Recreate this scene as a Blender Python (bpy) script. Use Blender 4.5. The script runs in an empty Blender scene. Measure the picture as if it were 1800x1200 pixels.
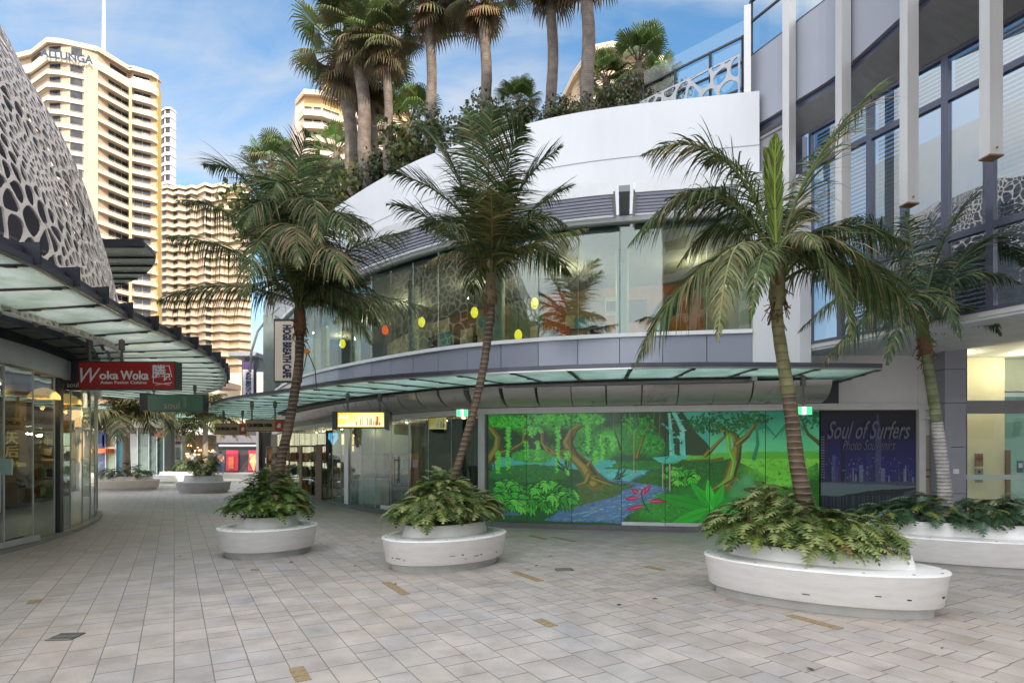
import bpy, math, random
import numpy as np
from mathutils import Vector, Matrix, Euler
R = math.radians
random.seed(7)
SC = bpy.context.scene
COL = SC.collection
# ------------------------------------------------------------------ camera
FX = 1050.0; HZ = 795.0; CAMH = 1.65
cam = bpy.data.cameras.new('camera'); camo = bpy.data.objects.new('camera', cam); COL.objects.link(camo)
cam.sensor_width = 36; cam.lens = 21.0; cam.shift_y = (HZ-600)/1800.0
cam.clip_start = .05; cam.clip_end = 3000
camo.location = (0, 0, CAMH); camo.rotation_euler = (R(90), 0, 0)
SC.camera = camo
# ------------------------------------------------------------------ sky, sun, exposure
SUN_EL = R(31); SUN_D = Vector((.5, -.86, 0)).normalized()
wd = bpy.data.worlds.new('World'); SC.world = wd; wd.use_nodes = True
nt = wd.node_tree; N = nt.nodes; L = nt.links
for n in list(N): N.remove(n)
out = N.new('ShaderNodeOutputWorld'); bg = N.new('ShaderNodeBackground'); L.new(bg.outputs[0], out.inputs[0])
sky = N.new('ShaderNodeTexSky'); sky.sky_type = 'NISHITA'; sky.sun_disc = False
sky.sun_elevation = SUN_EL; sky.sun_rotation = math.atan2(SUN_D.x, SUN_D.y); sky.air_density = 1.0; sky.dust_density = .3; sky.ozone_density = 1.3
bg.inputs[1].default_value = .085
tc = N.new('ShaderNodeTexCoord')
def wn(kind, **k):
    n = N.new(kind)
    for a, b in k.items(): setattr(n, a, b)
    return n
def wm(op, a, b=None, c=None, clamp=False):
    n = N.new('ShaderNodeMath'); n.operation = op; n.use_clamp = clamp
    for i, v in enumerate((a, b, c)):
        if v is None: continue
        if isinstance(v, (int, float)): n.inputs[i].default_value = v
        else: L.new(v, n.inputs[i])
    return n.outputs[0]
sep = N.new('ShaderNodeSeparateXYZ'); L.new(tc.outputs['Generated'], sep.inputs[0])
zc = wm('MAXIMUM', sep.outputs[2], .03)
cx = wm('DIVIDE', sep.outputs[0], wm('ADD', zc, .25)); cy = wm('DIVIDE', sep.outputs[1], wm('ADD', zc, .25))
cmb = N.new('ShaderNodeCombineXYZ'); L.new(cx, cmb.inputs[0]); L.new(cy, cmb.inputs[1])
mp = N.new('ShaderNodeMapping'); mp.inputs['Rotation'].default_value = (0, 0, R(-38)); mp.inputs['Scale'].default_value = (.75, 1.5, 1); mp.inputs['Location'].default_value = (3.1, 1.7, 0)
L.new(cmb.outputs[0], mp.inputs[0])
n1 = N.new('ShaderNodeTexNoise'); n1.inputs['Scale'].default_value = 1.15; n1.inputs['Detail'].default_value = 7; n1.inputs['Roughness'].default_value = .52; n1.inputs['Distortion'].default_value = .9
L.new(mp.outputs[0], n1.inputs[0])
n2 = N.new('ShaderNodeTexNoise'); n2.inputs['Scale'].default_value = 4.5; n2.inputs['Detail'].default_value = 8; n2.inputs['Roughness'].default_value = .6; n2.inputs['Distortion'].default_value = .6
L.new(mp.outputs[0], n2.inputs[0])
f = wm('ADD', wm('MULTIPLY', n1.outputs[0], .78), wm('MULTIPLY', n2.outputs[0], .22))
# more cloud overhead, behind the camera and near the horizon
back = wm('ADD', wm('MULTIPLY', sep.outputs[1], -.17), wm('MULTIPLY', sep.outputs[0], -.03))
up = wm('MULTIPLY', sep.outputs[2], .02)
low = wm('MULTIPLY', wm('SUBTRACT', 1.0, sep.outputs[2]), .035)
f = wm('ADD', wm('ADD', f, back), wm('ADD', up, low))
mr = N.new('ShaderNodeMapRange'); mr.interpolation_type = 'SMOOTHSTEP'; mr.inputs[1].default_value = .315; mr.inputs[2].default_value = .55; mr.inputs[4].default_value = .92
L.new(f, mr.inputs[0])
hsv = N.new('ShaderNodeHueSaturation'); hsv.inputs['Hue'].default_value = .492; hsv.inputs['Saturation'].default_value = 1.2; hsv.inputs['Value'].default_value = 1.0
L.new(sky.outputs[0], hsv.inputs['Color'])
# unseen clouds overhead and behind the viewpoint, boosted to lift the shaded mall
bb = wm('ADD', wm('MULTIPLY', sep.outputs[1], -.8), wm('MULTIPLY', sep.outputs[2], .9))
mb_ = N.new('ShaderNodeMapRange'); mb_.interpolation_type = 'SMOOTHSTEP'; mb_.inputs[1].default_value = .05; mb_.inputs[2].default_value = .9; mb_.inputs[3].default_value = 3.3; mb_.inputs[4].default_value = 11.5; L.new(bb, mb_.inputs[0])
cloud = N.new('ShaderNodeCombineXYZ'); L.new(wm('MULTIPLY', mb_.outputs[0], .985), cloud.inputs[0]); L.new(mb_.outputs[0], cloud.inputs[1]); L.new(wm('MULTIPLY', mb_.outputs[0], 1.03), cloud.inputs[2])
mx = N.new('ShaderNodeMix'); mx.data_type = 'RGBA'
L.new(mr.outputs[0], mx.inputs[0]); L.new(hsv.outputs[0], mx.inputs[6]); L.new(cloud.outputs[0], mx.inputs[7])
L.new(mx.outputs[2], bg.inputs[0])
sl = bpy.data.lights.new('sun', 'SUN'); sl.energy = 2.0; sl.angle = R(.5); sl.color = (1, .86, .68)
so = bpy.data.objects.new('sun', sl); COL.objects.link(so)
sd = Vector((SUN_D.x*math.cos(SUN_EL), SUN_D.y*math.cos(SUN_EL), math.sin(SUN_EL)))
so.rotation_euler = sd.to_track_quat('Z', 'Y').to_euler()
SC.view_settings.view_transform = 'Standard'; SC.view_settings.look = 'None'; SC.view_settings.gamma = 1
SC.view_settings.exposure = 1.6
SC.cycles.max_bounces = 10; SC.cycles.transparent_max_bounces = 24; SC.cycles.caustics_reflective = False; SC.cycles.caustics_refractive = False
SC.cycles.use_denoising = True; SC.cycles.sample_clamp_indirect = 4

# ------------------------------------------------------------------ materials
def s2l(c):
    return tuple(((v/12.92) if v <= .04045 else ((v+.055)/1.055)**2.4) for v in c)
def hexc(h):
    return s2l(tuple(int(h[i:i+2], 16)/255 for i in (0, 2, 4)))
MATS = {}
def mat(name, col, rough=.6, metal=0, var=.12, scale=3.0, bump=0, bscale=40, emit=None, estr=0, spec=.5, streak=0, coat=0):
    if name in MATS: return MATS[name]
    m = bpy.data.materials.new(name); m.use_nodes = True; MATS[name] = m
    t = m.node_tree; b = t.nodes['Principled BSDF']
    b.inputs['Roughness'].default_value = rough; b.inputs['Metallic'].default_value = metal
    b.inputs['Specular IOR Level'].default_value = spec; b.inputs['Coat Weight'].default_value = coat
    c = tuple(col)
    if var > 0:
        tcn = t.nodes.new('ShaderNodeTexCoord'); mpn = t.nodes.new('ShaderNodeMapping')
        if streak: mpn.inputs['Scale'].default_value = (1, 1, 1/streak)
        t.links.new(tcn.outputs['Object'], mpn.inputs[0])
        nz = t.nodes.new('ShaderNodeTexNoise'); nz.inputs['Scale'].default_value = scale; nz.inputs['Detail'].default_value = 8; nz.inputs['Roughness'].default_value = .62
        t.links.new(mpn.outputs[0], nz.inputs[0])
        r = t.nodes.new('ShaderNodeValToRGB'); r.color_ramp.elements[0].position = .3; r.color_ramp.elements[1].position = .62
        r.color_ramp.elements[0].color = (*[v*(1-var) for v in c], 1); r.color_ramp.elements[1].color = (*[min(1, v*(1+var*.6)) for v in c], 1)
        t.links.new(nz.outputs[0], r.inputs[0]); t.links.new(r.outputs[0], b.inputs['Base Color'])
        mr = t.nodes.new('ShaderNodeMapRange'); mr.inputs[3].default_value = max(0, rough-.12); mr.inputs[4].default_value = min(1, rough+.12)
        t.links.new(nz.outputs[0], mr.inputs[0]); t.links.new(mr.outputs[0], b.inputs['Roughness'])
        if bump:
            n3 = t.nodes.new('ShaderNodeTexNoise'); n3.inputs['Scale'].default_value = bscale; n3.inputs['Detail'].default_value = 6
            t.links.new(tcn.outputs['Object'], n3.inputs[0])
            bp = t.nodes.new('ShaderNodeBump'); bp.inputs['Strength'].default_value = bump; bp.inputs['Distance'].default_value = .02
            t.links.new(n3.outputs[0], bp.inputs['Height']); t.links.new(bp.outputs[0], b.inputs['Normal'])
    else: b.inputs['Base Color'].default_value = (*c, 1)
    if emit:
        b.inputs['Emission Color'].default_value = (*emit, 1); b.inputs['Emission Strength'].default_value = estr
    return m
def glass(name, tint=(.8, .9, .87), refl=.08, edge=.7, rough=.0):
    if name in MATS: return MATS[name]
    m = bpy.data.materials.new(name); m.use_nodes = True; MATS[name] = m; t = m.node_tree
    for n in list(t.nodes): t.nodes.remove(n)
    o = t.nodes.new('ShaderNodeOutputMaterial'); tr = t.nodes.new('ShaderNodeBsdfTransparent'); g = t.nodes.new('ShaderNodeBsdfGlossy'); mx = t.nodes.new('ShaderNodeMixShader')
    tr.inputs[0].default_value = (*tint, 1); g.inputs['Roughness'].default_value = rough; g.inputs[0].default_value = (.95, 1, .98, 1)
    lw = t.nodes.new('ShaderNodeLayerWeight'); lw.inputs[0].default_value = .3
    pw = t.nodes.new('ShaderNodeMath'); pw.operation = 'POWER'; pw.inputs[1].default_value = 2.2
    mr = t.nodes.new('ShaderNodeMapRange'); mr.inputs[3].default_value = refl; mr.inputs[4].default_value = edge
    t.links.new(lw.outputs['Facing'], pw.inputs[0]); t.links.new(pw.outputs[0], mr.inputs[0]); t.links.new(mr.outputs[0], mx.inputs[0])
    nz = t.nodes.new('ShaderNodeTexNoise'); nz.inputs['Scale'].default_value = 1.3; tcn = t.nodes.new('ShaderNodeTexCoord'); t.links.new(tcn.outputs['Object'], nz.inputs[0])
    bp = t.nodes.new('ShaderNodeBump'); bp.inputs['Strength'].default_value = .06; bp.inputs['Distance'].default_value = .05
    t.links.new(nz.outputs[0], bp.inputs['Height']); t.links.new(bp.outputs[0], g.inputs['Normal'])
    t.links.new(tr.outputs[0], mx.inputs[1]); t.links.new(g.outputs[0], mx.inputs[2]); t.links.new(mx.outputs[0], o.inputs[0])
    return m
def frosted(name, col):
    m = bpy.data.materials.new(name); m.use_nodes = True; MATS[name] = m; t = m.node_tree
    for n in list(t.nodes): t.nodes.remove(n)
    A = t.nodes.new; K = t.links.new
    o = A('ShaderNodeOutputMaterial'); tl = A('ShaderNodeBsdfTranslucent'); tr = A('ShaderNodeBsdfTransparent'); g = A('ShaderNodeBsdfGlossy'); df = A('ShaderNodeBsdfDiffuse')
    tcn = A('ShaderNodeTexCoord'); nz = A('ShaderNodeTexNoise'); nz.inputs['Scale'].default_value = 2.2; nz.inputs['Detail'].default_value = 7; K(tcn.outputs['Object'], nz.inputs[0])
    r = A('ShaderNodeValToRGB'); r.color_ramp.elements[0].position = .32; r.color_ramp.elements[1].position = .62
    r.color_ramp.elements[0].color = (col[0]*.74, col[1]*.78, col[2]*.72, 1); r.color_ramp.elements[1].color = (*col, 1)
    K(nz.outputs[0], r.inputs[0]); K(r.outputs[0], tl.inputs[0]); K(r.outputs[0], df.inputs[0]); K(r.outputs[0], tr.inputs[0])
    m1 = A('ShaderNodeMixShader'); m1.inputs[0].default_value = .5; m2 = A('ShaderNodeMixShader'); m2.inputs[0].default_value = .16; m3 = A('ShaderNodeMixShader'); m3.inputs[0].default_value = .08
    g.inputs['Roughness'].default_value = .15
    n3 = A('ShaderNodeTexNoise'); n3.inputs['Scale'].default_value = 14; n3.inputs['Detail'].default_value = 4; K(tcn.outputs['Object'], n3.inputs[0])
    bp = A('ShaderNodeBump'); bp.inputs['Strength'].default_value = .5; bp.inputs['Distance'].default_value = .03; K(n3.outputs[0], bp.inputs['Height']); K(bp.outputs[0], g.inputs['Normal'])
    K(tl.outputs[0], m1.inputs[1]); K(tr.outputs[0], m1.inputs[2]); K(m1.outputs[0], m2.inputs[1]); K(df.outputs[0], m2.inputs[2]); K(m2.outputs[0], m3.inputs[1]); K(g.outputs[0], m3.inputs[2]); K(m3.outputs[0], o.inputs[0])
    return m
def attrmat(name, rough=.5, transl=0, attr='tint', estr=0, bump=0, nvar=.0, coat=0, spec=.5):
    m = bpy.data.materials.new(name); m.use_nodes = True; MATS[name] = m; t = m.node_tree; A = t.nodes.new; K = t.links.new
    b = t.nodes['Principled BSDF']; b.inputs['Roughness'].default_value = rough; b.inputs['Coat Weight'].default_value = coat; b.inputs['Specular IOR Level'].default_value = spec
    a = A('ShaderNodeAttribute'); a.attribute_name = attr; c = a.outputs['Color']
    if nvar:
        nz = A('ShaderNodeTexNoise'); nz.inputs['Scale'].default_value = 5; nz.inputs['Detail'].default_value = 5; tcn = A('ShaderNodeTexCoord'); K(tcn.outputs['Object'], nz.inputs[0])
        mr = A('ShaderNodeMapRange'); mr.inputs[3].default_value = 1-nvar; mr.inputs[4].default_value = 1+nvar; K(nz.outputs[0], mr.inputs[0])
        h = A('ShaderNodeHueSaturation'); K(mr.outputs[0], h.inputs['Value']); K(c, h.inputs['Color']); c = h.outputs[0]
    K(c, b.inputs['Base Color'])
    if estr:
        K(c, b.inputs['Emission Color']); b.inputs['Emission Strength'].default_value = estr
    if transl:
        tl = A('ShaderNodeBsdfTranslucent'); K(c, tl.inputs[0]); mx = A('ShaderNodeMixShader'); mx.inputs[0].default_value = transl
        o = t.nodes['Material Output']; K(b.outputs[0], mx.inputs[1]); K(tl.outputs[0], mx.inputs[2]); K(mx.outputs[0], o.inputs[0])
    return m

# ------------------------------------------------------------------ mesh builder
class MB:
    def __init__(s): s.v = []; s.f = []; s.c = []; s.cc = None; s.mi = []; s.m = 0
    def pts(s, P):
        i = len(s.v); s.v.extend(tuple(p) for p in P)
        if s.cc is not None: s.c.extend([s.cc]*len(P))
        return i
    def face(s, P):
        i = s.pts(P); s.f.append(tuple(range(i, i+len(P)))); s.mi.append(s.m)
    def box(s, c, d, rz=0, M=None):
        x, y, z = [k/2 for k in d]; cs, sn = math.cos(rz), math.sin(rz)
        P = []
        for a, b, e in ((-1,-1,-1),(1,-1,-1),(1,1,-1),(-1,1,-1),(-1,-1,1),(1,-1,1),(1,1,1),(-1,1,1)):
            p = Vector((a*x, b*y, e*z))
            if M is not None: p = M @ p
            p = Vector((p.x*cs-p.y*sn, p.x*sn+p.y*cs, p.z)) + Vector(c); P.append(p)
        i = s.pts(P)
        for q in ((0,3,2,1),(4,5,6,7),(0,1,5,4),(1,2,6,5),(2,3,7,6),(3,0,4,7)): s.f.append(tuple(i+k for k in q)); s.mi.append(s.m)
    def bar(s, a, b, w, h=None, up=(0, 0, 1)):
        a = Vector(a); b = Vector(b); h = h or w; d = (b-a).normalized(); u = Vector(up)
        if abs(d.dot(u)) > .99: u = Vector((0, 1, 0))
        r = d.cross(u).normalized(); u = r.cross(d)
        P = [p+r*sx*w/2+u*sz*h/2 for p in (a, b) for sx, sz in ((-1,-1),(1,-1),(1,1),(-1,1))]
        i = s.pts(P)
        for q in ((0,3,2,1),(4,5,6,7),(0,1,5,4),(1,2,6,5),(2,3,7,6),(3,0,4,7)): s.f.append(tuple(i+k for k in q)); s.mi.append(s.m)
    def tube(s, path, rad, n=10, caps=True):
        path = [Vector(p) for p in path]; m = len(path)
        if not hasattr(rad, '__len__'): rad = [rad]*m
        ref = Vector((1, 0, 0)); rings = []
        for k in range(m):
            d = (path[min(k+1, m-1)]-path[max(k-1, 0)]).normalized()
            if abs(d.dot(ref)) > .95: ref = Vector((0, 1, 0))
            a = (ref-d*ref.dot(d)).normalized(); b = d.cross(a)
            rings.append(s.pts([path[k]+(a*math.cos(2*math.pi*j/n)+b*math.sin(2*math.pi*j/n))*rad[k] for j in range(n)]))
        for k in range(m-1):
            for j in range(n):
                j2 = (j+1) % n; s.f.append((rings[k]+j, rings[k]+j2, rings[k+1]+j2, rings[k+1]+j)); s.mi.append(s.m)
        if caps:
            s.f.append(tuple(rings[0]+j for j in reversed(range(n)))); s.f.append(tuple(rings[-1]+j for j in range(n))); s.mi += [s.m, s.m]
    def prism(s, poly, z0, z1):
        n = len(poly); i = s.pts([(p[0], p[1], z0) for p in poly]+[(p[0], p[1], z1) for p in poly])
        s.f.append(tuple(i+j for j in reversed(range(n)))); s.f.append(tuple(i+n+j for j in range(n))); s.mi += [s.m]*2
        for j in range(n): s.f.append((i+j, i+(j+1) % n, i+n+(j+1) % n, i+n+j)); s.mi.append(s.m)
    def strip(s, A, B, z0, z1):
        """wall between plan polylines A (outer) and B (inner)"""
        s.prism(list(A)+list(reversed(B)), z0, z1)
    def wall(s, A, B, z0, z1):
        for k in range(len(A)-1):
            a, b, c, d = A[k], A[k+1], B[k+1], B[k]
            s.quad3(a, b, z0, z1); s.quad3(c, d, z0, z1)
            s.face([(a[0],a[1],z1),(b[0],b[1],z1),(c[0],c[1],z1),(d[0],d[1],z1)]); s.face([(d[0],d[1],z0),(c[0],c[1],z0),(b[0],b[1],z0),(a[0],a[1],z0)])
        s.quad3(B[0], A[0], z0, z1); s.quad3(A[-1], B[-1], z0, z1)
    def quad3(s, a, b, z0, z1): s.face([(a[0],a[1],z0),(b[0],b[1],z0),(b[0],b[1],z1),(a[0],a[1],z1)])
    def build(s, name, mats, parent=None, smooth=False, loc=None):
        me = bpy.data.meshes.new(name); me.from_pydata(s.v, [], s.f); 
        if not isinstance(mats, (list, tuple)): mats = [mats]
        for m in mats: me.materials.append(m)
        if len(mats) > 1: me.polygons.foreach_set('material_index', s.mi)
        if s.c:
            a = me.color_attributes.new('tint', 'FLOAT_COLOR', 'POINT'); a.data.foreach_set('color', [x for c in s.c for x in (*c, 1)])
        if smooth: me.polygons.foreach_set('use_smooth', [True]*len(me.polygons))
        me.update(); o = bpy.data.objects.new(name, me); COL.objects.link(o)
        if parent: o.parent = parent
        if loc is not None: o.location = loc
        return o
def fixn(o, ang=35):
    import bmesh
    bm = bmesh.new(); bm.from_mesh(o.data); bmesh.ops.remove_doubles(bm, verts=bm.verts, dist=.0004); bmesh.ops.recalc_face_normals(bm, faces=bm.faces); bm.to_mesh(o.data); bm.free()
    return o
def smooth(o, ang=35):
    fixn(o); me = o.data; me.polygons.foreach_set('use_smooth', [True]*len(me.polygons))
    me.set_sharp_from_angle(angle=R(ang)); return o
def tag(o, label=None, cat=None, group=None, kind=None):
    if label: o['label'] = label
    if cat: o['category'] = cat
    if group: o['group'] = group
    if kind: o['kind'] = kind
    return o
def thing(name, label, cat, loc=(0, 0, 0), rz=0, group=None):
    o = bpy.data.objects.new(name, None); COL.objects.link(o); o.location = loc; o.rotation_euler = (0, 0, rz); o.empty_display_size = .2
    return tag(o, label, cat, group)
KIDS = {}
def dup(o, label=None, group=None, parent=None):
    c = o.copy(); COL.objects.link(c)
    if parent: c.parent = parent
    if label: c['label'] = label
    if group: c['group'] = group
    for ch in list(o.children): dup(ch, parent=c)
    return c
def world_parent(o, p):
    """parent keeping coordinates that were given in world space"""
    o.parent = p; o.matrix_parent_inverse = Matrix.LocRotScale(p.location, p.rotation_euler, None).inverted(); return o
def W(px, py, Y): return Vector(((px-900)/FX*Y, Y, CAMH+(HZ-py)/FX*Y))
def cr(pts, n, uniform=True):
    """Catmull-Rom through pts; n points, equal arc spacing when uniform"""
    P = [Vector(p) for p in pts]; P = [P[0]*2-P[1]]+P+[P[-1]*2-P[-2]]; o = []
    seg = len(pts)-1; M = 40*seg if uniform else n-1
    for i in range(M+1):
        t = i/M*seg; k = min(int(t), seg-1); u = t-k; a, b, c, d = P[k:k+4]
        o.append(.5*((2*b)+(c-a)*u+(2*a-5*b+4*c-d)*u*u+(3*b-a-3*c+d)*u**3))
    if not uniform: return o
    s = [0]
    for i in range(M): s.append(s[-1]+(o[i+1]-o[i]).length)
    r = []; j = 0
    for i in range(n):
        q = s[-1]*i/(n-1)
        while j < M-1 and s[j+1] < q: j += 1
        r.append(o[j].lerp(o[j+1], (q-s[j])/max(1e-9, s[j+1]-s[j])))
    return r
def offs(C, d):
    """offset a plan polyline to its left (facing along it)"""
    r = []
    for i, p in enumerate(C):
        t = (C[min(i+1, len(C)-1)]-C[max(i-1, 0)]).normalized(); r.append(Vector((p.x-t.y*d, p.y+t.x*d)))
    return r
def text(name, s, size, mtl, loc, rot=(R(90), 0, 0), parent=None, ext=.004, shear=0, sx=1, align='CENTER', bold=0, space=1):
    c = bpy.data.curves.new(name, 'FONT'); c.body = s; c.size = size; c.extrude = ext; c.shear = shear; c.align_x = align; c.align_y = 'CENTER'; c.offset = bold; c.space_character = space; c.resolution_u = 3
    o = bpy.data.objects.new(name, c); COL.objects.link(o)
    dg = bpy.context.evaluated_depsgraph_get(); me = bpy.data.meshes.new_from_object(o.evaluated_get(dg)); bpy.data.objects.remove(o)
    me.materials.clear(); me.materials.append(mtl)
    o = bpy.data.objects.new(name, me); COL.objects.link(o); o.location = loc; o.rotation_euler = rot; o.scale = (sx, 1, 1)
    if parent: o.parent = parent
    return o
def fit(o, w, h=None):
    """scale lettering to a width (and height) and centre it on its location"""
    v = [p.co for p in o.data.vertices]; x0, x1 = min(p.x for p in v), max(p.x for p in v); y0, y1 = min(p.y for p in v), max(p.y for p in v)
    sx = w/(x1-x0); sy = h/(y1-y0) if h else sx
    for p in o.data.vertices: p.co.x = (p.co.x-(x0+x1)/2)*sx; p.co.y = (p.co.y-(y0+y1)/2)*sy
    return o
# common materials
WHITE = mat('white_render', (.78, .80, .83), .75, var=.07, scale=.7, streak=3, bump=.06, bscale=60)
PLW = mat('planter_white', (.90, .89, .87), .40, var=.07, scale=4, streak=.22, bump=.15, bscale=30)
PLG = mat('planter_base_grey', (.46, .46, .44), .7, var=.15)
DARK = mat('dark_steel', (.045, .05, .062), .4, metal=.3)
BLACK = mat('black', (.012, .012, .014), .5)
STEEL = mat('steel', (.5, .5, .5), .32, metal=.9, var=.1)
ALU = mat('aluminium', (.58, .6, .62), .38, metal=.6, var=.08)
CAN = frosted('canopy_glass', (.84, 1.0, .95))
CANL = frosted('canopy_glass_left', (.95, 1.0, .94))
GL = glass('shop_glass', (.80, .90, .86), .05, .5)
GU = glass('upper_glass', (.66, .76, .72), .09, .55)
GB = glass('office_glass', (.40, .44, .50), .34, .9)
GLL = glass('reflective_shop_glass', (.62, .68, .64), .3, .75)
GC = glass('clear_glass', (.93, .97, .95), .05, .5)
SPB = mat('blue_grey_panel', (.30, .32, .40), .32, metal=.15, var=.05, scale=.8, coat=.3)
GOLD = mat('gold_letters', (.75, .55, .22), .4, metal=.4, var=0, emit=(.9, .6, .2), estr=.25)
CREAM = mat('cream_wall', (.66, .56, .40), .8, var=.05, scale=1)
# ------------------------------------------------------------------ plan curves
CG = cr([(8.9,11.9),(6.2,12.0),(4.08,12.35),(1.8,12.75),(-.42,13.3),(-1.8,14.3),(-3.5,16.1),(-4.77,17.7),(-7,21),(-9.5,25),(-12.2,30)], 90)
CU = cr([(4.5,11.2),(2.17,11.6),(.4,12.12),(-1.3,12.95),(-3.4,14.7),(-5.5,16.9),(-7.2,19.3),(-8.7,22)], 23)
CW = cr([(4.95,11.95),(1.8,12.6),(-.13,13.4),(-2.6,15.0),(-5.5,18),(-7.0,20.4),(-7.7,23)], 40)
CCO = [(6.28,10.15),(4.2,10.0),(1.89,10.08),(-.9,10.9),(-3.2,12.1),(-5.2,14.0),(-7.8,16.4),(-9.6,18.9),(-10.6,21.3),(-11.0,24),(-11.2,27)]
CCI = [(6.6,12.0),(4.1,12.1),(2.2,12.4),(.3,12.85),(-1.5,13.75),(-3.3,15.6),(-5.4,18.2),(-7.0,20.4),(-8.2,22.5),(-9.5,24.8),(-10.6,27.2)]
LCO = [(-5.0,1.0),(-5.2,6.06),(-5.5,7.6),(-5.9,9.2),(-6.2,11.3),(-6.7,13.5),(-7.5,15.6),(-8.5,17.7),(-9.8,19.7),(-11.6,21.4),(-15,22.9)]
LCI = [(-8.0,1.0),(-8.25,6.0),(-8.3,8),(-8.5,10),(-9.0,12),(-9.7,13.6),(-10.5,15.0),(-11.4,16.2),(-12.4,17.3),(-13.4,18.3),(-15.6,19.6)]
CL = cr([(-8.1,1),(-8.2,7),(-8.4,9.8),(-9.0,11.9),(-9.7,13.6),(-10.5,15.06),(-11.5,16.5),(-13,18),(-16,20)], 60)
def ray(curve, px):
    """plan point where the line of sight of column px meets a plan curve"""
    k = (px-900)/FX
    for i in range(len(curve)-1):
        a, b = curve[i], curve[i+1]; fa, fb = a.x-k*a.y, b.x-k*b.y
        if fa*fb <= 0 and fa != fb: return a.lerp(b, fa/(fa-fb))
    return None
def pt(mb, name, m, parent, sm=False, label=None, fix=False):
    o = mb.build(name, m); world_parent(o, parent)
    if sm: smooth(o)
    elif fix: fixn(o)
    if label: o['label'] = label
    return o
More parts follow.
